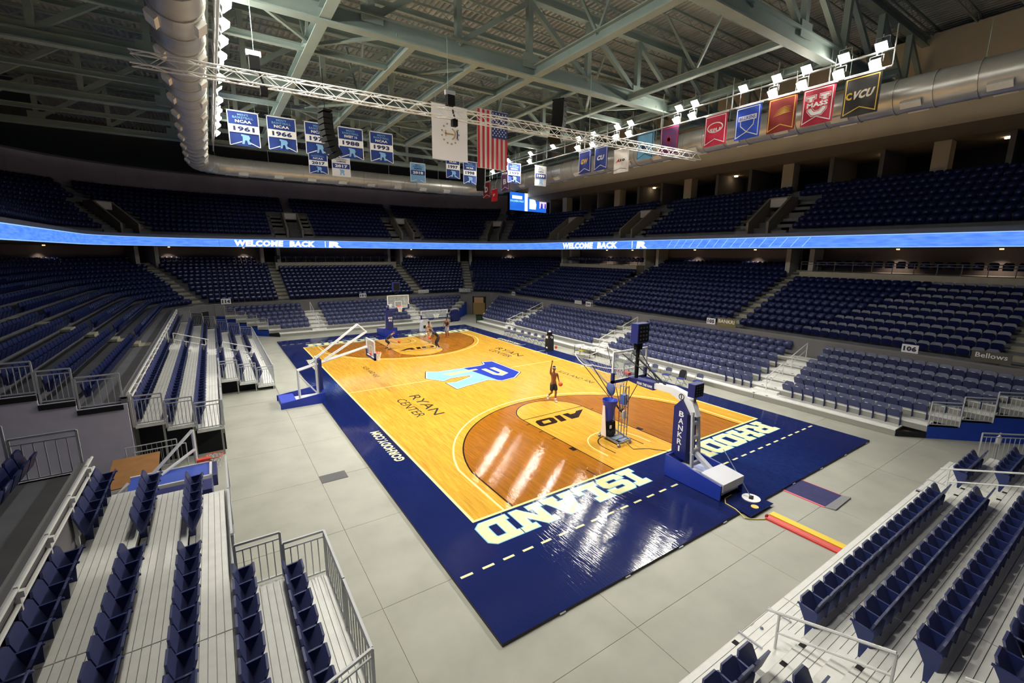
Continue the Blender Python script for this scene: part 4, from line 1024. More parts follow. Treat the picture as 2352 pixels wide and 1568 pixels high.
def bank(name, label, O, U, V, rows, aisles, ends, planks, nrows=6, seats=True, handles=True, tread=.86, gaps=()):
    """rows: {k: (u0,u1)} or function k-> list of (u0,u1)"""
    t = thing(name, label, 'bleachers', (O[0], O[1], 0))
    O3 = Vector((0, 0, 0)); U3 = Vector((U[0], U[1], 0)); V3 = Vector((V[0], V[1], 0)); rz = math.atan2(-V[1], -V[0])
    Wp = lambda u, v, z: O3+U3*u+V3*v+Vector((0, 0, z))
    def obox(nm, u0, u1, v0, v1, z0, z1, m):
        mb = MB()
        vs = [Wp(u, v, z) for z in (z0, z1) for u, v in ((u0, v0), (u1, v0), (u1, v1), (u0, v1))]
        mb.add(vs, [(0,3,2,1),(4,5,6,7),(0,1,5,4),(1,2,6,5),(2,3,7,6),(3,0,4,7)]); return mb.build(nm, m, t)
    for k in range(1, nrows+1):
        z = .22+.28*(k-1); n = tread*(k-1)
        for (a, b) in rows(k):
            L = b-a; ns = max(1, round(L/6.0)); sl = L/ns
            for s in range(ns):
                x0, x1 = a+s*sl+.012, a+(s+1)*sl-.012
                if k in planks:
                    for q in range(7): obox('deck_plank', x0, x1, n+q*.123, n+q*.123+.111, z-.03, z, alum)
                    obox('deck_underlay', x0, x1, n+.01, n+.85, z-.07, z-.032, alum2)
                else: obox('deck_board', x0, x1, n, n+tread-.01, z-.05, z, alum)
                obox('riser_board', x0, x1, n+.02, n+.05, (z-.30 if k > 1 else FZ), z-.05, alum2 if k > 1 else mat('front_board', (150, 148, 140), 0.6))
                obox('deck_nosing', x0, x1, n-.012, n+.0, z-.05, z+.002, alum)
            # seats
            if seats:
                cuts = sorted([(max(a, c-w/2), min(b, c+w/2)) for c, w in aisles if c+w/2 > a and c-w/2 < b])
                segs = []; p = a
                for c0, c1 in cuts: segs.append((p, c0)); p = c1
                segs.append((p, b)); idx = 0
                for s0, s1 in segs:
                    cnt = int((s1-s0-.1)/.5)
                    if cnt < 1: continue
                    off = (s1-s0-cnt*.5)/2
                    for c in range(cnt):
                        u = s0+off+.25+c*.5; idx += 1
                        if any(abs(u-g) < .4 for g in gaps): continue
                        w = Wp(u, n+.80, z); CHAIRS.append((name, label, k, idx, w.x+O[0], w.y+O[1], z, rz))
    for c, w in aisles:
        for k in range(1, nrows+1):
            z = .22+.28*(k-1); n = tread*(k-1)
            if not any(a+.3 < c < b-.3 for a, b in rows(k)): continue
            if k < nrows: obox('aisle_step', c-w/2+.04, c+w/2-.04, n+tread-.33, n+tread+.02, z, z+.14, alum)
            for s in (-.35, .35): obox('step_tread_mark', c+s-.06, c+s+.06, n+.02, n+.12, z+.001, z+.004, black_m)
        if handles:
            for k0, k1 in ((1, 3), (4, 6)):
                if not any(a+.3 < c < b-.3 for a, b in rows(k0)): continue
                v0, v1 = tread*(k0-1)+.62, tread*(k1-1)+.55; z0, z1 = .22+.28*(k0-1), .22+.28*(k1-1)
                mb = MB(); h = .9
                mb.tube([Wp(c, v0, z0), Wp(c, v0, z0+h)], .024, 6).tube([Wp(c, v1, z1), Wp(c, v1, z1+h)], .024, 6)
                mb.tube([Wp(c, v0-.2, z0+h-.06), Wp(c, v1, z1+h)], .028, 6).tube([Wp(c, v0, z0+h*.55), Wp(c, v1, z1+h*.55)], .022, 6)
                mb.build('aisle_handrail', steel_w, t)
    for e in ends:
        kind = e['kind']; sg = e['sg']
        for k in range(1, nrows+1):
            rr = rows(k)
            if not rr: continue
            u = rr[e['i']][1] if sg > 0 else rr[e['i']][0]
            k2 = rows(k+1) if k < nrows else None
            u2 = (k2[e['i']][1] if sg > 0 else k2[e['i']][0]) if k2 and e.get('mitre') else u+e.get('mitre', 0)*sg*tread
            z = .22+.28*(k-1); n = tread*(k-1)
            if kind in ('rail', 'railskirt') and k >= e.get('kmin', 1):
                p, q = Wp(u, n+.03, 0), Wp(u2, n+tread-.03, 0)
                railing_panel((p.x, p.y), (q.x, q.y), z, z, t)
            if kind in ('skirt', 'railskirt'):
                p, q = Wp(u, n, 0), Wp(u2, n+tread, 0)
                m = skirt_shade_k if k == 1 else skirt_b
                d = (q-p); L = d.length; d.normalize()
                MB().prism(rectp(0, FZ+.01, L, z-.05), p-Vector((0, 0, 0)), d, (0, 0, 1), .02).build('end_skirt', m, t)
            if kind in ('open', 'rail'):
                p = Wp(u-sg*.5, n+.02, 0)
                obox('under_shade_panel', u-sg*.5-.01, u-sg*.5+.01, n, n+tread, FZ, z-.08, skirt_shade_k)  # black sheet paints the shade of the open understructure
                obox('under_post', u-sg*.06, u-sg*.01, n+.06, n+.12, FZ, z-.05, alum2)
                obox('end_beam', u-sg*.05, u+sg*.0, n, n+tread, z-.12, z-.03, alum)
    return t

mt = .93
bank('sideline_bleachers', 'long pull-out stand with navy chairs behind the folding chairs on the sideline', (10.85, 0), (0, 1), (1, 0),
     lambda k: [(-18.25-mt*.86*(k-.5), 18.25+mt*.86*(k-.5))], [(-12.75, 1.35), (0.1, 1.35), (13.0, 1.35)],
     [dict(kind='railskirt', sg=-1, i=0, mitre=mt, kmin=2), dict(kind='skirt', sg=1, i=0, mitre=mt)], (1,))
bank('end_bleachers', 'pull-out stand with navy chairs and white decks facing the rolled-up goal cable', (0, -20.87), (1, 0), (0, -1),
     lambda k: [(-9.5, 8.3+mt*.86*(k-.5))], [(-5.1, 1.4), (5.3, 1.4)], [dict(kind='skirt', sg=1, i=0, mitre=mt)], (1, 2, 3, 4, 5, 6))
bank('far_bleachers', 'pull-out stand with navy chairs behind the far goal', (0, 20.87), (1, 0), (0, 1),
     lambda k: [(-8.2-mt*.86*(k-.5), 8.3+mt*.86*(k-.5))], [(-5.05, 1.35), (5.1, 1.35)],
     [dict(kind='railskirt', sg=-1, i=0, mitre=mt, kmin=2), dict(kind='skirt', sg=1, i=0, mitre=mt)], (1,))
bench = bank('bench_bleachers', 'long pull-out stand with white decks beside the stored white goal, opposite the team banners', (-10.85, 0), (0, 1), (-1, 0),
     lambda k: [(3.4 if k <= 3 else -5.05, 19.6+.62*(k-1))], [(10.6, 1.4)],
     [dict(kind='rail', sg=-1, i=0), dict(kind='rail', sg=1, i=0, mitre=.7)], (1, 2, 3, 4, 5, 6))
short = bank('corner_bleachers', 'short pull-out stand with white decks and navy chairs beside the lying goal and brown board', (-10.85, 0), (0, 1), (-1, 0),
     lambda k: [] if k == 1 else [(-22.0, -14.95 if k <= 3 else -10.6)], [(-19.5, 1.5)],
     [dict(kind='open', sg=1, i=0)], (2, 3, 4, 5, 6), handles=False, gaps=(-13.6,))
def loc(o, p): return (p[0]+10.85, p[1])
def rail_run(parent, pts, z, h=1.05, step=1.25, off=(10.85, 0), **kw):
    for a, b in zip(pts[:-1], pts[1:]):
        a = Vector(a); b = Vector(b); n = max(1, round((b-a).length/step))
        for i in range(n):
            p, q = a.lerp(b, i/n+.004), a.lerp(b, (i+1)/n-.004)
            railing_panel((p.x+off[0], p.y+off[1]), (q.x+off[0], q.y+off[1]), z, z, parent, h, 9, name='front_railing', **kw)
rail_run(short, [(-11.74, -15.0), (-11.74, -18.6)], .5, 1.1, 1.8); rail_run(short, [(-13.42, -10.65), (-13.42, -14.9)], 1.06, 1.0, 2.1)
rail_run(short, [(-11.74, -18.65), (-14.2, -19.5)], .55, 1.1, 1.3)
for k in (2, 3):
    n = .86*(k-1); railing_panel((-n-.02, -14.93), (-n-.84, -14.93), .22+.28*(k-1), .22+.28*(k-1), short, 1.05, 6)
rail_run(bench, [(-10.87, 3.5), (-10.87, 19.4)], .22, 1.05, 2.4); rail_run(bench, [(-13.42, -5.0), (-13.42, 3.3)], 1.06, 1.0, 2.1)
for pa, y0, y1 in ((bench, -5.0, 22.4), (short, -22, -10.9)):
    mb = MB()
    for z in (2.55, 2.8): mb.tube([(-5.2, y0, z), (-5.2, y1, z)], .03, 6); mb.tube([(-5.26, y0, z-.03), (-5.26, y1, z-.03)], .02, 5)
    y = y0
    while y < y1: mb.beam((-5.2, y, 1.55), (-5.2, y, 2.85), .05, .05); mb.box((-5.2, y, 2.72), (.16, .08, .1)); y += 1.5
    mb.build('back_rail', steel_w, pa)
# railings where the fixed rows end at the vomitory
vr = bpy.data.objects.new('trim_vomitory_railing', None); C.objects.link(vr); vr['kind'] = 'structure'
for y, ks in ((CUT[1]+.06, range(1, 9)), (CUT[0]-.06, range(1, 7))):
    for k in ks:
        x0 = -(WX+(row_d(k) if k > 1 else .1)); x1 = -(WX+row_d(k+1))
        railing_panel((x0-.02, y), (x1+.04, y), row_z(k), row_z(k), vr, 1.05, 6)
        if y > -6: MB().mm((x1, y-.2, row_z(k)-.18), (x0, y-.1, row_z(k)-.01)).build('dark_edge_band', black_m, vr)

# pick the 300 chairs that show largest; the others are one mass
cand = []
for i, cch in enumerate(CHAIRS):
    q = in_frame((cch[4], cch[5], cch[6]+.6), 25)
    cand.append((q[2] if q else 1e9, i))
cand.sort(); pick = set(i for d, i in cand[:300] if d < 1e8)
SHORTN = {'sideline_bleachers': 'sideline stand behind folding chairs', 'end_bleachers': 'end stand by the yellow roll', 'corner_bleachers': 'short stand by the lying goal', 'bench_bleachers': 'long bench stand', 'far_bleachers': 'far end stand'}
rest = []; has_arm = True
for i, cch in enumerate(CHAIRS):
    nm, lb, k, idx, x, y, z, rz = cch
    if i in pick:
        t = thing('tip_up_chair', 'navy tip-up chair, %s, row %s up, seat %s along' % (SHORTN[nm], word(k), word(idx)), 'chair', (x, y, z), rz, 'navy chairs of the ' + SHORTN[nm])
        for p in ('backrest', 'seat', 'armrest', 'leg'): inst(p, ME[p], t)
    elif cand and in_frame((x, y, z+.6), 200): rest.append((x, y, z, rz))
stuff_mesh('tip_up_seating', ch_all.v, ch_all.f, rest, seat_m, 'mass of navy tip-up chairs filling the other pull-out stands around the court', 'seating')
wl = MB().box((.225, 0, .735), (.03, .12, .02))  # pale chips paint lamp highlights onto the seat tips
stuff_mesh('seat_tip_glint', wl.v, wl.f, [c[4:8] for i, c in enumerate(CHAIRS) if c[0] in ('sideline_bleachers', 'far_bleachers')], mat('painted_glint', (225, 225, 215), 0.4), None, None, bpy.data.objects['tip_up_seating'])

# ------------------------------------------------------------------ fixed seats of the bowl
FIX = []
def fixed_row(seg, a, b, d, z, lvl, k, skip):
    L = abs(b-a) if seg in 'LFRN' else math.radians(abs(b-a))*(CR+d)
    n = int(L/.5); idx = 0
    for i in range(n):
        t = a+(b-a)*(i+.5)/n
        if skip(seg, t, d): idx = 0; continue
        idx += 1
        p, r = bp(seg, t, d)
        FIX.append((lvl, seg, k, idx, p[0], p[1], z, r, t))
for k in range(1, 13):
    d = row_d(k)+.62
    sk = lambda s, t, dd, k=k: aisle_hit(LOW_AISLE, s, t, dd, .68 if k < 11 else 1.25) or (k > 9 and in_ada(s, t))
    for seg, a, b in (('L', -22, CUT[0]), ('L', CUT[1], CY), ('C1', 180, 90), ('F', -CX, CX), ('C2', 90, 0), ('R', CY, -CY), ('C3', 0, -45)):
        fixed_row(seg, a, b, d, row_z(k), 'low', k, sk)
for j in range(1, 11):
    d = urow_d(j)+.55
    sk = lambda s, t, dd, j=j: near_port(s, t, dd, 2.15 if j <= 6 else .6)
    for seg, a, b in (('L', -22, CY), ('C1', 180, 90), ('F', -CX, CX), ('C2', 90, 42)): fixed_row(seg, a, b, d, urow_z(j), 'up', j, sk)
    if j <= 8:
        for seg, a, b in (('C2', 42, 0), ('R', CY, -CY), ('C3', 0, -45)): fixed_row(seg, a, b, d, urow_z(j), 'up', j, sk)
for seg, lst in ADA.items():
    for a, b in lst:
        for i in range(int((b-a)/.62)):
            t = a+.4+i*.62
            if t < b-.3: p, r = bp(seg, t, 9.4); FIX.append(('up', seg, 0, i, p[0], p[1], 6.42, r, t))
cand = []
for i, s in enumerate(FIX):
    if s[0] == 'low':
        q = in_frame((s[4], s[5], s[6]+.6), 10)
        if q: cand.append((q[2], i))
cand.sort(); pick = set(i for d, i in cand[:300]); rest_l, rest_u = [], []
for i, s in enumerate(FIX):
    lvl, seg, k, idx, x, y, z, r, t = s
    if i in pick:
        blk_ = word(1+sum(1 for c in LOW_AISLE if c[0] == seg and c[1] > t)+(5 if t < CUT[0] and seg == 'L' else 0))
        o = inst('fixed_seat', fx_mesh, None, (x, y, z), r)
        tag(o, 'dark blue fixed seat over the %s, block %s, row %s, seat %s' % ('sideline stand' if seg == 'R' else 'corner of the sideline stand' if seg != 'L' else 'bench stand', blk_, word(k), word(idx)), 'seat', 'fixed seats over the sideline stand' if seg == 'R' else 'fixed seats over the bench stand')
    elif in_frame((x, y, z+.6), 150): (rest_l if lvl == 'low' else rest_u).append((x, y, z, r))
stuff_mesh('lower_bowl_seating', fx_all.v, fx_all.f, rest_l, seat_f, 'dense rows of dark blue fixed seats filling the lower bowl', 'seating')
pl_ = MB().box((.2, 0, .70), (.03, .26, .05))  # pale bars paint the shine of the folded seat fronts
stuff_mesh('seat_front_glint', pl_.v, pl_.f, [s[4:8] for s in FIX if s[0] == 'low' and (s[1] == 'F' or (s[1] == 'C1' and s[8] < 125) or (s[1] == 'C2' and s[8] > 68))], MATS['painted_glint'], None, None, bpy.data.objects['lower_bowl_seating'])
stuff_mesh('upper_deck_seating', fx_all.v, fx_all.f, rest_u, seat_f, 'dense rows of dark blue seats filling the upper deck above the ribbon board', 'seating')

# ------------------------------------------------------------------ section signs on the bowl wall
sign_w = mat('sign_white', (226, 226, 230), 0.6); sign_ink = mat('sign_ink', (40, 36, 70), 0.6)
def sign(txt, x, y, z, w, h, R, label, bg=None, ink=None, bold=.06, name='section_sign', cat='sign', lines=None):
    R = Vector(R); U = Vector((0, 0, 1)); N = R.cross(U); O = Vector((x, y, z))
    t = thing(name, label, cat)
    MB().prism(rectp(-w/2, -h/2, w/2, h/2), O-N*.0, R, U, .03).build('board', bg or sign_w, t)
    for s, (dz, hh, ww) in (lines or {txt: (0, .62, .8)}).items():
        text_part('lettering', s, O+N*.036+U*(dz*h), R, U, w*ww, h*hh, ink or sign_ink, t, bold)
    return t
RR = (0, -1, 0); FF = (1, 0, 0)
sign('106', WX-.05, -17.32, 2.98, .66, .42, RR, 'white section sign reading 106 on the bowl wall')
sign('105', WX-.05, -6.25, 2.98, .66, .42, RR, 'white section sign reading 105 beside the gold bank sign')
sign('104', WX-.05, 6.4, 2.98, .66, .42, RR, 'white section sign reading 104 on the bowl wall above the stand stairs')
sign('103', WX-.05, 19.1, 2.98, .66, .42, RR, 'small white section sign reading 103 close to the corner tunnel')
sign('101', .5, WY-.05, 2.92, .74, .46, FF, 'white section sign reading 101 on the wall behind the far goal')
sign('114', -12.4, WY-.1, 2.95, .8, .52, FF, 'white section sign reading 114 over the dark corner doorway')
sign('', WX-.05, -7.4, 3.02, 1.35, .56, RR, 'gold bank sign with white letters beside the 105 sign', mat('sign_olive', (112, 104, 62), 0.7), white_ink, .01, 'sponsor_sign', lines={'BANKRI': (.12, .42, .86)})
sign('', WX-.05, -20.2, 3.1, 1.3, .5, RR, 'dull olive sponsor sign with pale letters at the end of the bowl wall', mat('sign_grey_olive', (84, 82, 74), 0.8), sign_w, .01, 'sponsor_sign', lines={'Bellows': (.12, .45, .8)})
sign('', WX-.05, 7.8, 3.02, 1.0, .34, RR, 'pale grey sponsor board beside the 104 sign', mat('sign_pale', (176, 178, 176), 0.7), sign_ink, 0, 'sponsor_sign', lines={'- - -': (0, .08, .6)})
sign('', 7.7, WY-.05, 3.08, 1.35, .4, FF, 'pale sponsor board at the foot of the aisle behind the far goal', MATS['sign_pale'], sign_ink, 0, 'sponsor_sign', lines={'- - -': (0, .08, .6)})
sign('', 13.0, WY-.55, 3.05, 1.5, .5, (.9, -.44, 0), 'pale two-line sponsor board above the corner tunnel', mat('sign_mid', (120, 122, 128), 0.7), sign_w, .01, 'sponsor_sign', lines={'MULTI MEDIA': (.2, .26, .9), 'PRINTER RI': (-.2, .26, .85)})
# corner tunnel and doorways in the bowl wall
a = math.radians(48); c = (CX+(CR-.05)*math.cos(a), CY+(CR-.05)*math.sin(a))
root = bpy.data.objects.new('door_20', None); C.objects.link(root); root['kind'] = 'structure'; root.location = (c[0], c[1], FZ); root.rotation_euler = (0, 0, a)
MB().mm((-.06, -1.5, 0), (.02, 1.5, 2.3)).build('tunnel_opening', black_m, root)
for s in (-1, 1): MB().mm((-.12, s*1.55-.08, 0), (.0, s*1.55+.08, 2.4)).build('door_frame', conc_wall, root)
MB().mm((-.12, -1.6, 2.3), (.0, 1.6, 2.42)).build('door_frame', conc_wall, root)
MB().mm((-.09, -.55, 1.5), (-.06, .65, 2.2)).build('tunnel_shutter', mat('tunnel_tan', (190, 150, 112), 0.7), root)
MB().mm((-.08, -.75, .02), (-.06, .8, 1.5)).build('tunnel_floor_glimpse', mat('tunnel_brown', (150, 122, 74), 0.6), root)
a = math.radians(128); c = (-CX+(CR-.05)*math.cos(a), CY+(CR-.05)*math.sin(a))
root = bpy.data.objects.new('door_21', None); C.objects.link(root); root['kind'] = 'structure'; root.location = (c[0], c[1], FZ); root.rotation_euler = (0, 0, a)
MB().mm((-.06, -1.3, 0), (.02, 1.3, 2.2)).build('doorway_opening', black_m, root); MB().mm((-.12, -1.4, 2.2), (.0, 1.4, 2.35)).build('door_frame', conc_wall, root)

# ------------------------------------------------------------------ goals
rim_m = mat('orange_rim', (226, 70, 40), 0.4); net_m = mat('white_net', (232, 232, 228), 0.8); pad_b = mat('blue_vinyl_pad', (30, 54, 160), 0.42, var=0.05); pad_n = mat('navy_vinyl_pad', (28, 38, 104), 0.45)
glass_m = mat('backboard_glass', (220, 236, 236), 0.05, alpha=0.22, spec=0.6); gl_w = mat('goal_white_paint', (226, 226, 228), 0.4); gl_g = mat('goal_grey_paint', (186, 188, 196), 0.45)
red_ball = mat('orange_ball', (206, 92, 46), 0.6)
def net_lines(mb, c, r, h, n=12):
    P = lambda i, j: Vector((c[0]+r*(1-.42*min(1, j/2.6))*math.cos(2*PI*(i+.5*(j % 2))/n), c[1]+r*(1-.42*min(1, j/2.6))*math.sin(2*PI*(i+.5*(j % 2))/n), c[2]-h*j/4))
    for j in range(4):
        for i in range(n):
            for e in (0, 1 if j % 2 else -1): mb.beam(P(i, j), P(i+e, j+1), .014, .014)
    return mb
def board(t, c, w, h, frame=gl_w, pad=pad_n, inner=True, solid=None):
    """board facing +Y in local space, c = centre"""
    x, y, z = c
    MB().mm((x-w/2, y-.012, z-h/2), (x+w/2, y+.012, z+h/2)).build('backboard_glass', solid or glass_m, t)
    m = MB(); e = .045
    for a, b in (((x-w/2, z-h/2-e), (x+w/2, z-h/2+e*.3)), ((x-w/2, z+h/2-e*.3), (x+w/2, z+h/2+e)), ((x-w/2-e, z-h/2-e), (x-w/2+e*.3, z+h/2+e)), ((x+w/2-e*.3, z-h/2-e), (x+w/2+e, z+h/2+e))):
        m.mm((a[0], y-.03, a[1]), (b[0], y+.03, b[1]))
    m.build('backboard_frame', frame, t)
    if pad is not None:
        m = MB().mm((x-w/2-.06, y-.05, z-h/2-.11), (x+w/2+.06, y+.05, z-h/2+.0))
        for s in (-1, 1): m.mm((x+s*w/2-.06, y-.05, z-h/2-.1), (x+s*w/2+.06, y+.05, z-h/2+.3))
        m.build('backboard_padding', pad, t)
    if inner:
        m = MB(); a, b = .3, .23; zc = z-h/2+.35+.0
        for p, q in (((-a, zc-b), (a, zc-b)), ((-a, zc+b), (a, zc+b)), ((-a, zc-b), (-a, zc+b)), ((a, zc-b), (a, zc+b))): m.beam((x+p[0], y+.016, p[1]), (x+q[0], y+.016, q[1]), .05, .006, up=(0, 1, 0))
        m.build('target_square', gl_w, t)
def rim(t, c, r=.23):
    MB().tube([(c[0]+r*math.cos(2*PI*i/20), c[1]+r*math.sin(2*PI*i/20), c[2]) for i in range(20)], .011, 6, closed=True).box((c[0], c[1]-r-.09, c[2]-.02), (.16, .2, .1)).build('rim', rim_m, t)
    net_lines(MB(), c, r, .45).build('net', net_m, t)
def shot_clock(t, c, w, h, d, nm='shot_clock', face=None):
    o = MB().box(c, (w, d, h)).build(nm, pad_n if face is None else blackp, t)
    for s in (-1, 1): MB().box((c[0], c[1]+s*(d/2+.005), c[2]), (w*.84, .01, h*.84)).build('clock_face', blackp, o)
    m = MB()
    for r in range(4):
        for q in range(3): m.box((c[0]-w*.26+q*w*.26, c[1]-d/2-.013, c[2]-h*.3+r*h*.2), (w*.14, .006, h*.1))
    m.build('unlit_segment', mat('dark_segment', (60, 58, 66), 0.6), o)
def arena_goal(origin, rz, label, text, detail=True):
    t = thing('basketball_goal', label, 'basketball goal', origin, rz)
    # base: wedge of blue panels round a grey chassis
    side = [(-1.2, 0.02), (-3.3, 0.02), (-3.3, .52), (-1.2, .78)]
    for s in (-1, 1): MB().prism(side, (s*.62+(.03 if s < 0 else .03), 0, 0), (0, 1, 0), (0, 0, 1), -.06).build('base_side_pad', pad_b, t)
    MB().mm((-.62, -1.26, .02), (.62, -1.2, .78)).build('base_front_pad', pad_b, t)
    MB().mm((-.56, -3.2, .08), (.56, -1.3, .3)).build('base_chassis', gl_g, t)
    MB().prism([(-2.55, .3), (-3.34, .3), (-3.34, .56), (-2.55, .66)], (-.58, 0, 0), (0, 1, 0), (0, 0, 1), 1.16).build('counterweight', gl_g, t)
    MB().box((0, -2.3, .55), (.5, .5, .06)).build('service_plate', mat('pale_blue_plate', (176, 184, 220), .5), t)
    for sx in (-.45, .45):
        for fy in (-1.5, -3.1): o = MB().tube([(sx-.03, fy, .0+.06), (sx+.03, fy, .06)], .06, 12).build('caster', blackp, t)
    # mast pad and lattice spine
    padp = [(-1.15, .7), (-1.72, .62), (-1.66, 2.3), (-1.36, 2.72), (-1.12, 2.45)]
    MB().prism(padp, (-.27, 0, 0), (0, 1, 0), (0, 0, 1), .54).build('mast_pad', pad_n, t)
    for s in (-1, 1): MB().beam((s*.2, -1.95, .45), (s*.15, -1.78, 2.4), .07, .12).build('spine_rail', gl_g, t)
    for z in (.6, 1.05, 1.5, 2.0, 2.35): MB().beam((-.2, -1.95+.17*(z-.45)/1.95, z), (.2, -1.95+.17*(z-.45)/1.95, z), .09, .1).build('spine_rung', gl_g, t)
    MB().beam((-.24, -1.98, .95), (-.24, -1.86, 1.0), .03, .03).build('spine_handle', gl_g, t)
    MB().beam((0, -2.7, .5), (0, -1.9, .95), .16, .12).build('brace_arm', gl_g, t)
    arm = [(-1.92, 2.25), (-1.6, 2.25), (-1.28, 2.62), (-.8, 2.8), (-.1, 2.78), (-.1, 2.98), (-.85, 3.04), (-1.35, 2.95), (-1.72, 2.7)]
    MB().prism(arm, (-.12, 0, 0), (0, 1, 0), (0, 0, 1), .24).build('boom_arm', gl_w, t)
    q = [(.09*math.cos(i*PI/8), .11*math.sin(i*PI/8)) for i in range(16)]
    poly_part('maker_ring', [q], (-.366, -1.25, 2.83), (0, -1, 0), (0, 0, 1), black_ink, t) if False else None
    m = MB(); ring = [(-.125+.0, -1.28+.1*math.cos(i*PI/10), 2.8+.1*math.sin(i*PI/10)) for i in range(20)]; m.tube([(-.127+.0, b, c) for a_, b, c in ring], .012, 5, closed=True)
    m.beam((-.127, -1.28, 2.73), (-.127, -1.28, 2.87), .03, .01); m.build('round_emblem', black_ink, t)
    MB().prism([(-.1, 2.72), (-.1, 3.0), (1.1, 2.95), (1.14, 2.82), (.5, 2.74)], (-.17, 0, 0), (0, 1, 0), (0, 0, 1), .34).build('boom_pad', pad_n, t)
    text_part('boom_lettering', 'FEAR THE RAM', (-.176, .3, 2.84), (0, -1, 0), (0, 0, 1), .7, .1, white_ink, t, .03)
    # letters down the pad, one under the other
    if text:
        for i, ch in enumerate(text): text_part('pad_lettering', ch, (-.276, -1.44+.0*i, 2.25-i*.25), (0, -1, 0), (0, 0, 1), .19 if ch != 'I' else .06, .2, white_ink, t, .02)
    else:
        text_part('pad_lettering', 'BANK', (0, -1.1+.0, 1.75), (-1, 0, 0), (0, 0, 1), .42, .18, white_ink, t, .03)
        text_part('pad_lettering', 'RI', (0, -1.1, 1.5), (-1, 0, 0), (0, 0, 1), .3, .18, white_ink, t, .03)
    board(t, (0, 1.2, 3.43), 1.83, 1.07); rim(t, (0, 1.6, 3.05))
    MB().beam((0, -.6, 2.95), (0, 1.1, 3.9), .05, .05).beam((-.5, 1.16, 3.9), (0, -.2, 3.0), .03, .03).beam((.5, 1.16, 3.9), (0, -.2, 3.0), .03, .03).build('board_strut', black_m, t)
    MB().beam((0, .85, 2.95), (0, .85, 4.4), .1, .1).build('clock_post', blackp, t); MB().box((0, .85, 4.2), (.3, .16, .25)).build('clock_bracket', blackp, t)
    shot_clock(t, (0, .8, 4.72), .62, .74, .34)
    if detail:
        shot_clock(t, (.0, -1.72, 3.15), .5, .46, .26, 'rear_clock')
        MB().beam((0, -1.72, 2.7), (0, -1.72, 2.95), .06, .06).build('rear_clock_post', mat('bronze_bracket', (96, 78, 56), .5), t)
    return t
arena_goal((0, -14.325, 0), 0, 'tall blue padded portable goal lettered BANKRI on the navy baseline apron', 'BANKRI')
arena_goal((0, 14.325, 0), PI, 'tall blue padded portable goal standing at the far baseline in front of the far stand', '', False)

def white_goal(loc, rz, label, bh=2.45, cat='basketball goal'):
    """low white pipe-frame practice goal, facing +x"""
    t = thing('practice_goal', label, cat, loc, rz)
    for s in (-1, 1): MB().prism([(-1.05, 0), (1.05, 0), (1.05, .55), (-1.05, .3)], (0, s*.8+.03, 0), (1, 0, 0), (0, 0, 1), .06).build('base_side_pad', pad_b, t)
    MB().mm((1.0, -.78, 0), (1.06, .78, .55)).build('base_front_pad', pad_b, t); MB().mm((-1.0, -.75, .05), (-.3, .75, .32)).build('ballast_box', mat('ballast_blue', (50, 72, 190), .5), t)
    MB().mm((-.3, -.7, .06), (1.0, .7, .14)).build('base_frame', gl_w, t)
    pipe = lambda a, b, r=.045, nm='frame_pipe': MB().tube([a, b], r, 8).build(nm, gl_w, t)
    for s in (-.13, .13):
        pipe((-.05, s, .15), (-.05, s, 1.72)); pipe((.85, s, .15), (.85, s, 2.3)); pipe((-.05, s, 1.5), (.8, s, .35), .03)
        pipe((-.05, s, 1.7), (3.55, s*.8, bh+.12)); pipe((.5, s, 1.98), (3.1, s*.8, 3.85), .035); pipe((1.3, s, 2.1), (3.55, s*.8, 3.4), .035)
    pipe((3.1, -.1, 3.85), (3.55, -.1, 3.4), .035); pipe((3.1, .1, 3.85), (3.55, .1, 3.4), .035); pipe((3.1, -.1, 3.85), (3.1, .1, 3.85), .03); pipe((-.05, -.13, 1.7), (-.05, .13, 1.7)); pipe((.85, -.13, 2.3), (.85, .13, 2.3))
    MB().mm((.93, -.3, .5), (1.08, .3, 2.2)).build('mast_pad', pad_n, t)
    b = bpy.data.objects.new('board_assembly', None); C.objects.link(b); b.parent = t; b.location = (3.75, 0, 0); b.rotation_euler = (0, 0, -PI/2)
    board(b, (0, 0, bh), 1.5, .9); rim(b, (0, .36, bh-.3))
    return t
g = white_goal((-10.0, .1, FZ), 0, 'white pipe-frame practice goal with blue padded base before the long bench stand')
# second one stored in the gap between the stands
t = thing('stored_goal', 'white and blue practice goal folded down in the gap beside the short stand', 'basketball goal', (0, 0, 0))
MB().box((-14.75, -9.75, 1.38), (1.85, 1.0, .05)).build('backboard_panel', mat('board_blue', (70, 96, 196), .35), t)
m = MB(); m.mm((-15.7, -9.28, 1.34), (-13.8, -9.22, 1.44)).mm((-13.86, -10.25, 1.34), (-13.8, -9.22, 1.44)).mm((-15.7, -10.27, 1.34), (-13.8, -10.21, 1.44)); m.build('backboard_frame', gl_w, t)
MB().mm((-13.79, -10.3, 1.1), (-13.68, -9.3, 1.42)).build('backboard_padding', pad_n, t)
MB().tube([(-13.72+.23*math.cos(2*PI*i/20), -9.0+.23*math.sin(2*PI*i/20), 1.5) for i in range(20)], .014, 6, closed=True).box((-14.0, -9.14, 1.48), (.34, .16, .08)).build('rim', rim_m, t)
net_lines(MB(), (-13.72, -9.0, 1.5), .23, .4).build('net', net_m, t)
for a, b in (((-14.2, -8.8, FZ), (-14.2, -8.8, 2.35)), ((-14.2, -8.8, 2.35), (-15.2, -9.4, 1.45)), ((-14.2, -8.85, 1.75), (-15.0, -9.5, 1.42)), ((-15.7, -9.6, 1.42), (-16.05, -9.9, 1.1)), ((-14.2, -8.8, 1.0), (-14.2, -7.4, FZ))): MB().tube([a, b], .045, 8).build('frame_pipe', gl_w, t)
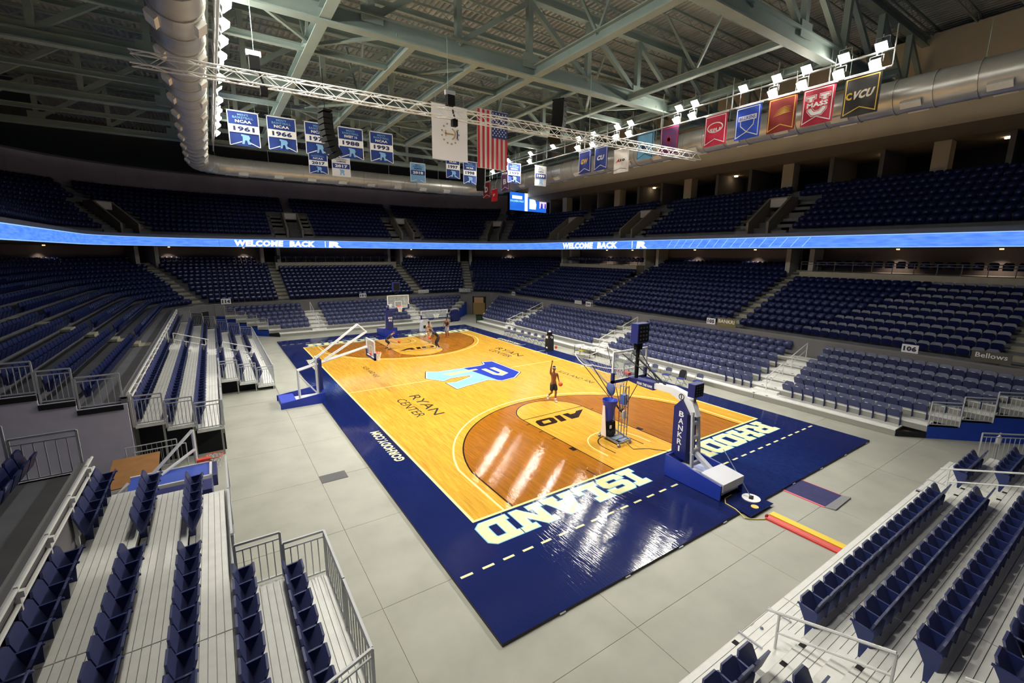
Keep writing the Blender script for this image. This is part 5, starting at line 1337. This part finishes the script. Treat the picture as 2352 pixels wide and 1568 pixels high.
MB().mm((-15.6, -8.9, FZ), (-13.9, -7.2, .4)).build('base_pad', pad_n, t)
# practice goal in the far corner of the court: wide white-framed board on a white base
t = thing('wide_practice_goal', 'low wide white-framed backboard on a white padded base near the far baseline', 'basketball goal', (0, 0, 0))
MB().prism([(3.35, .02), (4.6, .02), (4.35, .95), (4.1, 1.2), (3.7, 1.2), (3.45, .9)], (0, 16.9, 0), (1, 0, 0), (0, 0, 1), .5).build('base_pad', gl_w, t)
MB().mm((3.6, 16.39, .3), (3.85, 16.41, .6)).build('base_window', black_m, t); MB().mm((4.1, 16.39, .2), (4.3, 16.41, .5)).build('base_window', black_m, t)
MB().prism([(4.0, 1.1), (4.7, 1.1), (5.0, 1.35), (4.1, 1.4)], (0, 16.8, 0), (1, 0, 0), (0, 0, 1), .3).build('boom_pad', pad_n, t)
b = bpy.data.objects.new('board_assembly', None); C.objects.link(b); b.parent = t; b.location = (4.62, 16.0, 0); b.rotation_euler = (0, 0, PI)
board(b, (0, 0, 1.72), 2.75, .68, inner=False); 
net_lines(MB(), (-.1, .2, 1.75), .3, .4).build('net', net_m, b)

# ------------------------------------------------------------------ ball-return machine under the goal
t = thing('shooting_machine', 'shooting machine with blue funnel, steel tower and wide net, standing in the lane', 'machine', (0, 0, 0))
st_ = mat('machine_steel', (140, 150, 168), .35, metal=.6)
m = MB(); q = [(-.19, -11.85), (.74, -11.75), (.4, -13.02), (-.3, -13.05)]
for i in range(4): m.beam((*q[i], .16), (*q[(i+1) % 4], .16), .05, .06)
for i in range(5):
    f = i/4; a = Vector(q[0]).lerp(Vector(q[3]), f); b = Vector(q[1]).lerp(Vector(q[2]), f); m.beam((a.x, a.y, .17), (b.x, b.y, .17), .03, .03)
m.build('base_frame', st_, t); MB().box((.15, -12.45, .14), (.5, .9, .03), .2).build('base_tray', mat('tray_grey', (120, 132, 152), .5), t)
for a in q: MB().sphere((a[0], a[1], .07), .07, 10, 6).build('caster', st_, t)
MB().lathe([(.02, .75), (.14, .78), (.19, 1.05), (.22, 1.35), (.3, 1.6), (.33, 1.72), (.31, 1.72), (.05, 1.5)], (-.02, -12.2, 0), 14).build('ball_funnel', pad_b, t)
MB().box((-.02, -12.25, .5), (.28, .34, .62)).build('launcher_body', blackp, t); MB().box((-.14, -12.42, .62), (.1, .02, .14)).build('launcher_label', gl_w, t)
MB().sphere((-.02, -12.3, .33), .2, 12, 8).build('launcher_wheel', black_m, t)
for dx in (-.3, .26): MB().prism([(0, .2), (.3, .2), (.16, 1.5), (.05, 1.5)], (dx, -12.05, 0), (0, -1, 0), (0, 0, 1), .02).build('side_guard', mat('white_guard', (226, 214, 206), .5), t)
for x, y in ((.3, -12.75), (.52, -12.7), (.34, -12.4), (.56, -12.36)): MB().tube([(x, y, .2), (x, y, 2.35)], .02, 6).build('tower_post', st_, t)
for z in (.6, 1.0, 1.45, 1.9, 2.3): MB().beam((.3, -12.75, z), (.56, -12.36, z), .02, .02).beam((.52, -12.7, z), (.34, -12.4, z), .02, .02).beam((.3, -12.75, z), (.52, -12.7, z), .02, .02).build('tower_rung', st_, t)
MB().box((.42, -12.55, 1.75), (.2, .2, .42)).build('control_box', mat('control_blue', (74, 96, 160), .5), t); MB().box((.42, -12.6, 1.1), (.2, .05, .34)).build('screen_box', gl_w, t)
MB().sphere((.3, -11.9, 2.05), .24, 12, 8, sc=(.5, 1, 1.3)).build('ball_chute', mat('chute_blue', (84, 98, 150), .5), t)
ringp = [(-.2, -11.25, 3.0), (.54, -9.3, 3.05), (2.65, -9.3, 3.15), (3.1, -10.5, 3.05), (2.3, -12.2, 2.95)]
pole_b = (.42, -12.45, 1.15)
for p in ringp: MB().tube([pole_b, p], .018, 6).build('net_pole', black_m, t)
for i in range(5):
    a, b = Vector(ringp[i]), Vector(ringp[(i+1) % 5]); mid = (a+b)/2+Vector((0, 0, -.22))
    if i == 3: pass
    MB().tube([a, a.lerp(b, .25)+Vector((0, 0, -.15)), mid, a.lerp(b, .75)+Vector((0, 0, -.15)), b], .02, 5).build('net_rope', gl_w, t)
nm_ = MB(); cpt = Vector((.9, -11.6, 1.75))
for i in range(5):
    a, b = Vector(ringp[i]), Vector(ringp[(i+1) % 5])
    for k in range(9):
        p = a.lerp(b, k/9); nm_.beam(p, p.lerp(cpt, .9), .006, .006)
    for f in (.15, .3, .45, .6, .75): nm_.beam(a.lerp(cpt, f), b.lerp(cpt, f), .006, .006)
nm_.build('net', mat('net_grey', (150, 150, 156), .8), t)

# ------------------------------------------------------------------ things on and around the court
def cable(name, pts, r, m, label): return tag(MB().tube(pts, r, 6).build(name, m), label, 'cable')
cable('power_cable', [(.05, -17.6, .02), (-.34, -17.62, .02), (-.59, -17.79, .02), (-.64, -18.15, .02), (-.74, -18.5, -.05), (-.58, -18.66, -.06), (-.3, -18.84, -.06), (-.1, -18.86, -.05)], .018, mat('yellow_cable', (214, 196, 110), .6), 'yellow cable running from the goal base to the roll')
cable('black_cable', [(.2, -13.1, .01), (.05, -13.5, .01), (.6, -13.8, .01), (1.0, -14.3, .01), (1.1, -15.2, .01)], .012, black_m, 'thin dark cable on the lane from the shooting machine to the goal')
t = thing('padded_roll', 'long folded red and yellow mat strip lying on the concrete', 'mat', (-.05, -19.83, FZ))
MB().prism([(-.2, 0), (0, 0), (0, .09), (-.17, .07), (-.2, .04)], (0, .98, 0), (1, 0, 0), (0, 0, 1), 1.96).build('red_half', mat('red_vinyl', (206, 44, 36), .5), t)
MB().prism([(0, 0), (.27, 0), (.27, .09), (.24, .11), (0, .11)], (0, .98, 0), (1, 0, 0), (0, 0, 1), 1.96).build('yellow_half', mat('yellow_vinyl', (238, 204, 44), .5), t)
MB().box((.1, -1.0, .07), (.16, .06, .1)).build('end_strap', blackp, t); MB().box((-.12, .99, .08), (.1, .05, .08)).build('end_strap', mat('strap_red', (150, 34, 40), .7), t)
t = thing('floor_mat', 'navy mat with pink edging lying half on the court edge', 'mat', (2.58, -18.9, FZ+.0))
MB().mm((-.6, -.63, .005), (.6, .62, .02)).build('mat_top', mat('mat_navy', (44, 44, 96), .8, var=.15, scale=6), t)
MB().mm((-.66, -.63, .0), (-.6, .66, .022)).mm((-.66, .62, 0), (.66, .66, .022)).mm((.6, -.63, 0), (.63, .66, .022)).build('mat_edging', mat('mat_pink', (226, 110, 120), .7), t)
MB().add([(-.64, -.63, .0), (.62, -.63, .0), (.66, -.86, .0), (-.55, -.9, .0), (-.64, -.63, .02), (.62, -.63, .02), (.66, -.86, .05), (-.55, -.9, .045)], [(3,2,1,0),(4,5,6,7),(0,1,5,4),(1,2,6,5),(2,3,7,6),(3,0,4,7)]).build('curled_end', mat('mat_backing', (132, 132, 136), .8), t)
t = thing('mop_stand', 'navy floor square with white round stand, yellow disc and leaning pole behind the goal base', 'stand', (0, 0, 0))
MB().add([(-.5, -17.85, .008), (-.66, -18.62, .008), (.66, -18.62, .008), (.66, -17.85, .008), (-.5, -17.85, .02), (-.66, -18.62, .02), (.66, -18.62, .02), (.66, -17.85, .02)], [(0,3,2,1),(4,5,6,7),(0,1,5,4),(1,2,6,5),(2,3,7,6),(3,0,4,7)]).build('floor_square', navy_p, t)
MB().cyl((.37, -18.07, .02), .27, .02, 24).build('stand_disc', gl_w, t); MB().cyl((-.02, -18.4, .02), .11, .012, 18).build('yellow_disc', mat('disc_yellow', (226, 190, 70), .5), t)
MB().box((.37, -18.07, .055), (.2, .12, .03), .4).build('disc_hub', blackp, t); MB().tube([(.37, -18.07, .05), (.66, -17.4, .5), (1.07, -16.6, .95)], .015, 6).build('pole', st_, t)
o = MB().mm((-10.83, -9.52, FZ), (-9.97, -8.95, FZ+.012)).build('floor_plate', mat('dark_plate', (86, 86, 88), .6)); tag(o, 'dark square steel cover plate set in the bare concrete', 'plate')
cable('cable_run', [(-10.15, -9.9, FZ+.006), (-9.95, -11.0, FZ+.006), (-9.93, -12.3, FZ+.006)], .02, mat('dark_tape', (110, 108, 100), .9), 'dark taped line running over the concrete from the cover plate') if False else None
o = MB().sphere((0, 0, 0), .125, 16, 10).build('basketball', red_ball, None, True, (9.89, 3.51, .045)); tag(o, 'orange basketball resting on the concrete beside the black padded column', 'ball')
t = thing('padded_column', 'black padded column with white labels standing at the sideline before the chairs', 'column', (8.75, 2.95, 0))
MB().prism([(-.27, 0), (.27, 0), (.2, 1.25), (-.2, 1.25)], (-.25, .0, 0), (0, 1, 0), (0, 0, 1), .5).build('pad', black_m, t); MB().box((0, 0, 1.36), (.3, .3, .26)).build('head', blackp, t); MB().sphere((0, 0, 1.5), .11, 12, 8).build('dome', gl_w, t)
text_part('lettering', '72', (-.01, -.24, 1.08), (.87, -.5, 0), (0, 0, 1), .26, .16, white_ink, t, .05)
for sx in (0,): MB().box((-.255, 0, .25), (.02, .2, .12)).build('label', gl_w, t); MB().box((-.255, 0, 1.1), (.02, .24, .2)).build('label', gl_w, t)

# folding chairs
fc = {}
fm = mat('folding_frame', (110, 112, 122), .4, metal=.5); fp = mat('folding_pad', (38, 52, 124), .5)
fc['seat'] = MB().box((.02, 0, .45), (.4, .4, .035)).mesh('folding_chair_seat', fp)
fc['backrest'] = slanted(rounded(.42, .62, .86, .09), -.22, -.2, .025).mesh('folding_chair_back', mat('folding_back_pad', (78, 84, 116), .5))
fl_ = {}
for nm, s in (('a', -1), ('b', 1)):
    fl_[nm] = (MB().tube([(.28, s*.22, 0), (-.22, s*.22, .86)], .014, 6).mesh('folding_chair_leg', fm), MB().tube([(-.3, s*.2, 0), (.2, s*.2, .47)], .014, 6).mesh('folding_chair_leg', fm))
fr_ = MB().beam((.2, -.2, .12), (.2, .2, .12), .02, .02).beam((-.24, -.2, .1), (-.24, .2, .1), .02, .02).mesh('folding_chair_rung', fm)
POS = [(9.55, 10.4, 'next to the corner end of the row'), (9.58, 9.5, 'second in the row of six'), (9.5, 8.1, 'third in the row of six'), (9.52, 7.1, 'fourth in the row of six'), (9.58, 6.2, 'fifth in the row of six'), (9.55, 5.1, 'sixth in the row, by the black column'),
       (9.45, -3.4, 'seen through the glass board, towards the table'), (9.48, -4.65, 'seen through the glass board, beside the clock post'), (9.45, -6.75, 'first past the glass board'), (9.5, -7.75, 'second past the glass goal board'), (9.5, -8.8, 'with a dark jacket over its back'), (9.8, -9.7, 'half hidden behind the small clock')]
for x, y, d in POS:
    t = thing('folding_chair', 'blue folding chair on the sideline, ' + d, 'chair', (x, y, FZ), PI+.1, 'folding chairs along the sideline')
    for p in ('seat', 'backrest'): inst(p, fc[p], t)
    for nm in fl_:
        for q in fl_[nm]: inst('leg', q, t)
    inst('rung', fr_, t)
o = slanted(rounded(.46, .4, .92, .1), -.17, -.25, .05).build('draped_jacket', mat('jacket_dark', (34, 34, 42), .9), None, False, (9.46, -8.8, FZ)); o.rotation_euler = (0, 0, PI+.1); tag(o, 'dark jacket draped over the back of a folding chair', 'jacket')
t = thing('scorer_table', 'folding table with papers and a yellow tray beside the sideline', 'table', (9.95, .1, FZ))
MB().box((0, 0, .74), (.7, 1.9, .035)).build('table_top', mat('table_top_white', (206, 204, 198), .6), t)
for sx in (-.28, .28):
    for sy in (-.85, .85): MB().beam((sx, sy, 0), (sx, sy, .73), .03, .03).build('leg', blackp, t)
MB().box((0, .85, .3), (.56, .03, .03)).box((0, -.85, .3), (.56, .03, .03)).build('leg_brace', blackp, t)
rp = random.Random(4)
for i in range(7):
    o = MB().box((9.95+rp.uniform(-.25, .25), .1+rp.uniform(-.8, .8), FZ+.78+i*.004), (.3, .22, .012), rp.uniform(0, 3)).build('paper_sheet', gl_w); tag(o, 'white sheet of paper lying on the scorer table', 'paper', 'papers on the table')
o = MB().box((9.9, .3, FZ+.42), (.4, .5, .06)).build('yellow_tray', mat('tray_yellow', (220, 206, 80), .6)); tag(o, 'yellow tray hanging under the scorer table top', 'tray')
o = MB().sphere((0, 0, 0), .06, 10, 6).build('spare', red_ball) if False else None
# plywood sheet, barriers in the gap between the two stands
t = thing('plywood_sheet', 'brown plywood sheet lying on a low cart between the two bench stands', 'board', (-15.85, -7.5, 0)); MB().box((0, 0, .95), (1.2, 2.4, .03), .05).build('sheet', mat('plywood', (150, 104, 56), .8, var=.12, scale=3), t)
for sx in (-.5, .5):
    for sy in (-1, 1): MB().beam((sx, sy, FZ), (sx, sy, .94), .05, .05).build('cart_post', blackp, t)
for i, (x, y, lb) in enumerate(((-15.6, -5.5, 'steel crowd barrier standing behind the plywood sheet'), (-15.3, -6.1, 'steel crowd barrier leaning in front of the other barrier by the plywood'))):
    t = thing('crowd_barrier', lb, 'barrier', (x, y, FZ), .05); mb = MB()
    for a, b in (((-.7, 0, .15), (-.7, 0, 1.1)), ((.7, 0, .15), (.7, 0, 1.1)), ((-.7, 0, 1.1), (.7, 0, 1.1)), ((-.7, 0, .2), (.7, 0, .2))): mb.tube([a, b], .02, 6)
    mb.build('barrier_frame', steel, t)
    for k in range(9): MB().beam((-.56+k*.14, 0, .2), (-.56+k*.14, 0, 1.1), .012, .012).build('barrier_bar', steel, t)
    for s in (-.5, .5): MB().beam((s, -.25, .02), (s, .25, .02), .04, .04).beam((s, 0, 0), (s, 0, .2), .03, .03).build('barrier_foot', steel, t)
# step units at the front of the end stand
for x, lb in ((-4.6, 'folded aluminium step unit at the foot of the stair by the yellow roll'), (5.6, 'folded aluminium step unit at the foot of the second stair of the end stand')):
    t = thing('step_unit', lb, 'steps', (x, -21.1, FZ)); MB().mm((-.58, .22, 0), (.58, .26, .3)).build('front_panel', alum2, t)
    for s in (-.58, .55): MB().mm((s, -.2, 0), (s+.03, .26, .34)).build('side_panel', gl_g, t)
    for k in range(3): MB().mm((-.55, -.18+k*.14, .3-.02), (.55, -.08+k*.14, .31)).build('tread_slat', alum, t)
    MB().sphere((-.1, .05, .32), .035, 8, 6).build('latch_wheel', st_, t)
o = MB().sphere((0, 0, 0), .1, 10, 6, sc=(1.6, .7, .35)).build('red_cloth', mat('red_cloth', (206, 66, 60), .8), None, True, (.05, -21.28, .26)); tag(o, 'small red cloth lying on the front deck of the end stand', 'cloth')
t = thing('pump_bottle', 'white pump bottle standing on a post by the end stand railing', 'bottle', (10.5, -21.7, FZ)); MB().lathe([(.09, 0), (.09, .04), (.025, .06), (.025, .85), (.1, .86), (.1, .9)], n=14).build('post', steel, t)
MB().lathe([(.07, .9), (.08, .93), (.08, 1.12), (.03, 1.18), (.03, 1.24)], n=14).build('bottle', gl_w, t); MB().box((.03, 0, 1.27), (.1, .03, .04)).build('pump', gl_w, t)
t = thing('entry_railing', 'grey steel railing beside the white pump bottle', 'railing'); railing_panel((9.9, -21.35), (12.6, -23.6), FZ, FZ, t, 1.3, 22, None, 'railing_panel')
for x, y, lb in ((16.8, 25.0, ''),): pass
# team wheeled bin by the tunnel
t = thing('equipment_bin', 'dark green bin standing by the corner tunnel', 'bin', (11.3, 18.9, FZ)); MB().prism([(-.25, 0), (.25, 0), (.3, .85), (-.3, .85)], (0, .25, 0), (1, 0, 0), (0, 0, 1), .5).build('body', mat('bin_green', (24, 52, 34), .6), t); MB().box((0, 0, .88), (.64, .56, .06)).build('lid', blackp, t)
t = thing('rolling_cart', 'dark blue covered cart parked at the far stand by the corner tunnel', 'cart', (9.6, 21.6, FZ)); MB().prism([(-.5, .1), (.5, .1), (.45, 1.0), (.2, 1.3), (-.3, 1.15), (-.5, .8)], (0, .4, 0), (1, 0, 0), (0, 0, 1), .8).build('cover', pad_n, t)
for s in (-.35, .35): MB().sphere((s, -.2, .07), .07, 8, 6).build('wheel', blackp, t)

# ------------------------------------------------------------------ people
def skin_body(name, J, edges, rad, m, parent, root='pelvis', sub=2):
    names = list(J); me = bpy.data.meshes.new(name); me.from_pydata([J[n] for n in names], [(names.index(a), names.index(b)) for a, b in edges], [])
    o = bpy.data.objects.new(name, me); C.objects.link(o)
    md = o.modifiers.new('Skin', 'SKIN'); md.use_smooth_shade = True; md.branch_smoothing = 0.3
    if not me.skin_vertices: 
        bpy.context.view_layer.objects.active = o; bpy.ops.mesh.customdata_skin_add()
    for i, n in enumerate(names):
        r = rad[n]; me.skin_vertices[0].data[i].radius = r if isinstance(r, tuple) else (r, r)
        me.skin_vertices[0].data[i].use_root = (n == root)
    s = o.modifiers.new('Sub', 'SUBSURF'); s.levels = sub; s.render_levels = sub
    dg = bpy.context.evaluated_depsgraph_get(); ev = o.evaluated_get(dg); nm = bpy.data.meshes.new_from_object(ev)
    o.modifiers.clear(); o.data = nm; nm.materials.clear(); nm.materials.append(m); nm.polygons.foreach_set('use_smooth', [True]*len(nm.polygons))
    o.parent = parent; return o
def person(label, loc, rz, J, skin, shirt=None, shorts=None, shoe=None, hair=None, legs=None, headband=None, sleeves=True, sock=None):
    """J: joints in metres, facing +x, y is the person's own left"""
    t = thing('person', label, 'person', loc, rz)
    J = {k: Vector(v) for k, v in J.items()}
    def hand(s):
        e, w = J['elbow'+s], J['wrist'+s]; d = (w-e).normalized(); side = d.cross(Vector((1, 0, .2))).normalized(); up = side.cross(d)
        out = {}; eds = []
        out['palm'+s] = w+d*.07; eds.append(('wrist'+s, 'palm'+s))
        for i in range(4):
            b = w+d*.1+side*(.03-.02*i); ln = (.07, .085, .08, .06)[i]
            out['k%d%s' % (i, s)] = b; out['m%d%s' % (i, s)] = b+d*ln*.55+up*.012; out['f%d%s' % (i, s)] = b+d*ln*.95+up*.035
            eds += [('palm'+s, 'k%d%s' % (i, s)), ('k%d%s' % (i, s), 'm%d%s' % (i, s)), ('m%d%s' % (i, s), 'f%d%s' % (i, s))]
        out['t0'+s] = w+d*.045+side*.045; out['t1'+s] = w+d*.085+side*.07+up*.02; eds += [('wrist'+s, 't0'+s), ('t0'+s, 't1'+s)]
        return out, eds
    rad = {'pelvis': (.15, .12), 'waist': (.13, .1), 'chest': (.165, .115), 'neckbase': (.075, .07), 'neck': (.055, .055), 'chin': (.06, .065), 'head': (.085, .1), 'crown': (.06, .075)}
    up = (J['neckbase']-J['chest']).normalized(); fw = J.get('look', Vector((1, 0, 0)))
    if isinstance(fw, Vector): fw = fw.normalized()
    J.pop('look', None)
    nk = J['neckbase']; J['neck'] = nk+up*.06+fw*.015; J['chin'] = J['neck']+up*.07+fw*.03; J['head'] = J['neck']+up*.15+fw*.02; J['crown'] = J['neck']+up*.23+fw*.005
    ed = [('pelvis', 'waist'), ('waist', 'chest'), ('chest', 'neckbase'), ('neckbase', 'neck'), ('neck', 'chin'), ('chin', 'head'), ('head', 'crown')]
    for s in 'LR':
        ed += [('chest', 'sh'+s), ('sh'+s, 'elbow'+s), ('elbow'+s, 'wrist'+s), ('pelvis', 'hip'+s), ('hip'+s, 'knee'+s), ('knee'+s, 'calf'+s), ('calf'+s, 'ankle'+s), ('ankle'+s, 'toe'+s)]
        J['calf'+s] = J['knee'+s].lerp(J['ankle'+s], .3)+Vector((-.015, 0, 0))
        rad.update({'sh'+s: .068, 'elbow'+s: .044, 'wrist'+s: (.03, .026), 'hip'+s: .1, 'knee'+s: .06, 'calf'+s: .062, 'ankle'+s: .038, 'toe'+s: .03})
        h, he = hand(s); J.update(h); ed += he
        rad['palm'+s] = (.038, .016)
        for k in h:
            if k[0] in 'kmft': rad[k] = {'k': .011, 'm': .0095, 'f': .008, 't': .0115}[k[0]]
    skin_body('body', J, ed, rad, skin, t)
    sub = lambda ks: {k: J[k] for k in ks}
    if shirt is not None:
        ks = ['pelvis', 'waist', 'chest', 'neckbase', 'shL', 'shR']; E_ = [('pelvis', 'waist'), ('waist', 'chest'), ('chest', 'neckbase'), ('chest', 'shL'), ('chest', 'shR')]
        q = sub(ks); rr = {'pelvis': (.165, .135), 'waist': (.155, .125), 'chest': (.18, .13), 'neckbase': (.07, .07), 'shL': .085, 'shR': .085}
        if sleeves:
            for s in 'LR': q['sl'+s] = J['sh'+s].lerp(J['elbow'+s], .6); rr['sl'+s] = .07; E_.append(('sh'+s, 'sl'+s))
        skin_body('shirt', q, E_, rr, shirt, t)
    if shorts is not None:
        q = sub(['pelvis', 'waist', 'hipL', 'hipR']); rr = {'pelvis': (.17, .14), 'waist': (.15, .12), 'hipL': .125, 'hipR': .125}; E_ = [('pelvis', 'waist'), ('pelvis', 'hipL'), ('pelvis', 'hipR')]
        q['waist'] = J['pelvis'].lerp(J['waist'], .6)
        for s in 'LR':
            q['sk'+s] = J['hip'+s].lerp(J['knee'+s], .85 if legs is None else 1.0); rr['sk'+s] = .11 if legs is None else .075; E_.append(('hip'+s, 'sk'+s))
            if legs is not None: q['an'+s] = J['knee'+s].lerp(J['ankle'+s], .92); rr['an'+s] = .055; E_.append(('sk'+s, 'an'+s))
        skin_body('shorts' if legs is None else 'trousers', q, E_, rr, shorts, t)
    for s in 'LR':
        a, b = J['ankle'+s], J['toe'+s]; d = (b-a); d.z = 0
        hd = d.normalized() if d.length > .01 else Vector((1, 0, 0)); tip_ = b+hd*.05; heel = a-hd*.06
        skin_body('shoe', {'pelvis': heel+Vector((0, 0, -.03)), 'mid': (a+b)/2+Vector((0, 0, -.015)), 'tip': tip_}, [('pelvis', 'mid'), ('mid', 'tip')], {'pelvis': (.045, .05), 'mid': (.05, .05), 'tip': (.042, .032)}, shoe, t, sub=1)
        if sock is not None: MB().tube([a+Vector((0, 0, -.02)), a.lerp(J['knee'+s], .3)], .05, 10).build('sock', sock, t, True)
    hc = J['head']; side = up.cross(fw).normalized()
    if hair is not None:
        m = MB().sphere((0, 0, 0), .104, 14, 8); m.v = [tuple(hc+up*(.045+v[2]*.92)-fw*.012+fw*v[0]*1.02+side*v[1]*.86) for v in m.v if True]
        m.build('hair', hair, t, True)
    if headband is not None: MB().tube([hc+up*.05+fw*math.cos(i*PI/8)*.108+side*math.sin(i*PI/8)*.094 for i in range(16)], .02, 6, closed=True).build('headband', headband, t, True)
    for s in (-1, 1):
        MB().sphere(tuple(hc+fw*.098+side*s*.033+up*.0), .013, 8, 6).build('eye', black_m, t, True); MB().sphere(tuple(hc-fw*.005+side*s*.09-up*.01), .026, 8, 6, sc=(.7, .5, 1.1)).build('ear', skin, t, True)
    MB().tube([hc+fw*.1+up*.0, hc+fw*.122-up*.035, hc+fw*.1-up*.045], [.009, .015, .01], 6).build('nose', skin, t, True)
    MB().box(tuple(hc+fw*.098-up*.07), (.012, .045, .012), math.atan2(fw.y, fw.x)).build('mouth', mat('lip', (96, 50, 44), .6), t)
    return t
sk_b = mat('brown_skin', (126, 76, 46), .5, var=.05); sk_d = mat('dark_skin', (92, 58, 40), .5); sk_l = mat('tan_skin', (196, 146, 112), .5)
cl_k = mat('black_jersey', (26, 26, 36), .8); cl_n = mat('dark_navy_kit', (34, 34, 56), .8); cl_g = mat('grey_shorts', (146, 156, 172), .8); cl_w = mat('beige_shirt', (168, 146, 116), .85); sh_w = mat('white_shoe', (206, 204, 206), .6); sh_r = mat('red_shoe', (150, 44, 34), .6); hr_k = mat('black_hair', (20, 16, 15), .8)
# shooter: one arm straight up, ball at the other hip, mid-stride
J1 = dict(pelvis=(0, 0, 1.0), waist=(0, 0, 1.18), chest=(.01, 0, 1.42), neckbase=(.01, 0, 1.6), shL=(.0, .19, 1.53), shR=(.0, -.19, 1.55), elbowL=(-.06, .3, 1.26), wristL=(.12, .28, 1.06), elbowR=(.06, -.2, 1.84), wristR=(.08, -.17, 2.1),
          hipL=(.0, .1, .95), hipR=(0, -.1, .95), kneeL=(.1, .1, .52), ankleL=(.06, .1, .09), toeL=(.2, .12, .04), kneeR=(.04, -.11, .52), ankleR=(-.36, -.12, .22), toeR=(-.32, -.14, .05))
person('player in dark shorts and white headband striding with one arm raised, ball at his hip', (1.02, -7.2, 0), -1.75, J1, sk_b, None, cl_k, sh_w, hr_k, headband=sh_w, sock=sh_w)
def hold_ball(x, y, z, label): o = MB().sphere((0, 0, 0), .12, 14, 8).build('basketball', red_ball, None, True, (x, y, z)); return tag(o, label, 'ball', 'basketballs held by the players')
c, s = math.cos(-1.75), math.sin(-1.75); hx, hy = .26, .27
hold_ball(1.02+hx*c-hy*s, -7.2+hx*s+hy*c, 1.0, 'orange basketball held at the hip of the player with the raised arm')
# crouching dribbler
J2 = dict(pelvis=(-.1, 0, .72), waist=(0, 0, .86), chest=(.2, 0, 1.02), neckbase=(.33, 0, 1.14), shL=(.22, .19, 1.09), shR=(.24, -.19, 1.08), elbowL=(.32, .28, .84), wristL=(.52, .18, .78), elbowR=(.42, -.28, .88), wristR=(.62, -.26, .74),
          hipL=(-.1, .11, .68), hipR=(-.1, -.11, .68), kneeL=(.16, .2, .42), ankleL=(-.12, .26, .08), toeL=(.02, .28, .035), kneeR=(.18, -.2, .42), ankleR=(.02, -.3, .08), toeR=(.16, -.32, .035))
person('player in a dark navy kit crouched low and dribbling by the lane line', (-2.0, 10.3, 0), -.15, J2, sk_l, cl_n, cl_k, mat('black_shoe', (34, 34, 38), .6), mat('brown_hair', (70, 46, 32), .8))
hold_ball(-1.15, 10.0, .55, 'orange basketball under the hand of the crouched dribbler')
# player in dark kit leaning over the ball
J3 = dict(pelvis=(-.14, 0, .92), waist=(-.04, 0, 1.08), chest=(.16, 0, 1.28), neckbase=(.3, 0, 1.4), shL=(.2, .19, 1.35), shR=(.2, -.19, 1.33), elbowL=(.34, .26, 1.06), wristL=(.46, .12, .9), elbowR=(.36, -.26, 1.05), wristR=(.48, -.1, .9),
          hipL=(-.14, .1, .87), hipR=(-.14, -.1, .87), kneeL=(.06, .16, .48), ankleL=(-.16, .2, .08), toeL=(-.02, .22, .035), kneeR=(.1, -.16, .48), ankleR=(.0, -.24, .08), toeR=(.14, -.26, .035))
person('player in black shirt and long black tights bending forward with the ball', (1.42, 8.35, 0), 2.9, J3, sk_d, cl_k, cl_k, sh_w, hr_k, legs=True)
hold_ball(.82, 8.42, .95, 'orange basketball held by the bending player in black')
J4 = dict(pelvis=(0, 0, 1.0), waist=(0, 0, 1.18), chest=(.02, 0, 1.42), neckbase=(.02, 0, 1.58), shL=(0, .19, 1.52), shR=(0, -.19, 1.52), elbowL=(.05, .27, 1.24), wristL=(.2, .2, 1.05), elbowR=(.06, -.27, 1.24), wristR=(.22, -.2, 1.06),
          hipL=(0, .1, .95), hipR=(0, -.1, .95), kneeL=(.06, .12, .52), ankleL=(-.02, .14, .09), toeL=(.12, .15, .035), kneeR=(.04, -.12, .52), ankleR=(-.06, -.14, .09), toeR=(.08, -.15, .035))
person('man in beige shirt and pale trousers standing behind the bending player', (1.72, 10.6, 0), -2.2, J4, sk_b, cl_w, mat('pale_trousers', (184, 160, 128), .85), sh_w, hr_k, legs=True)
person('player in black vest, grey shorts and red shoes standing at the far lane side', (4.25, 12.4, 0), -2.6, J4, sk_b, cl_k, cl_g, sh_r, hr_k, sleeves=False)
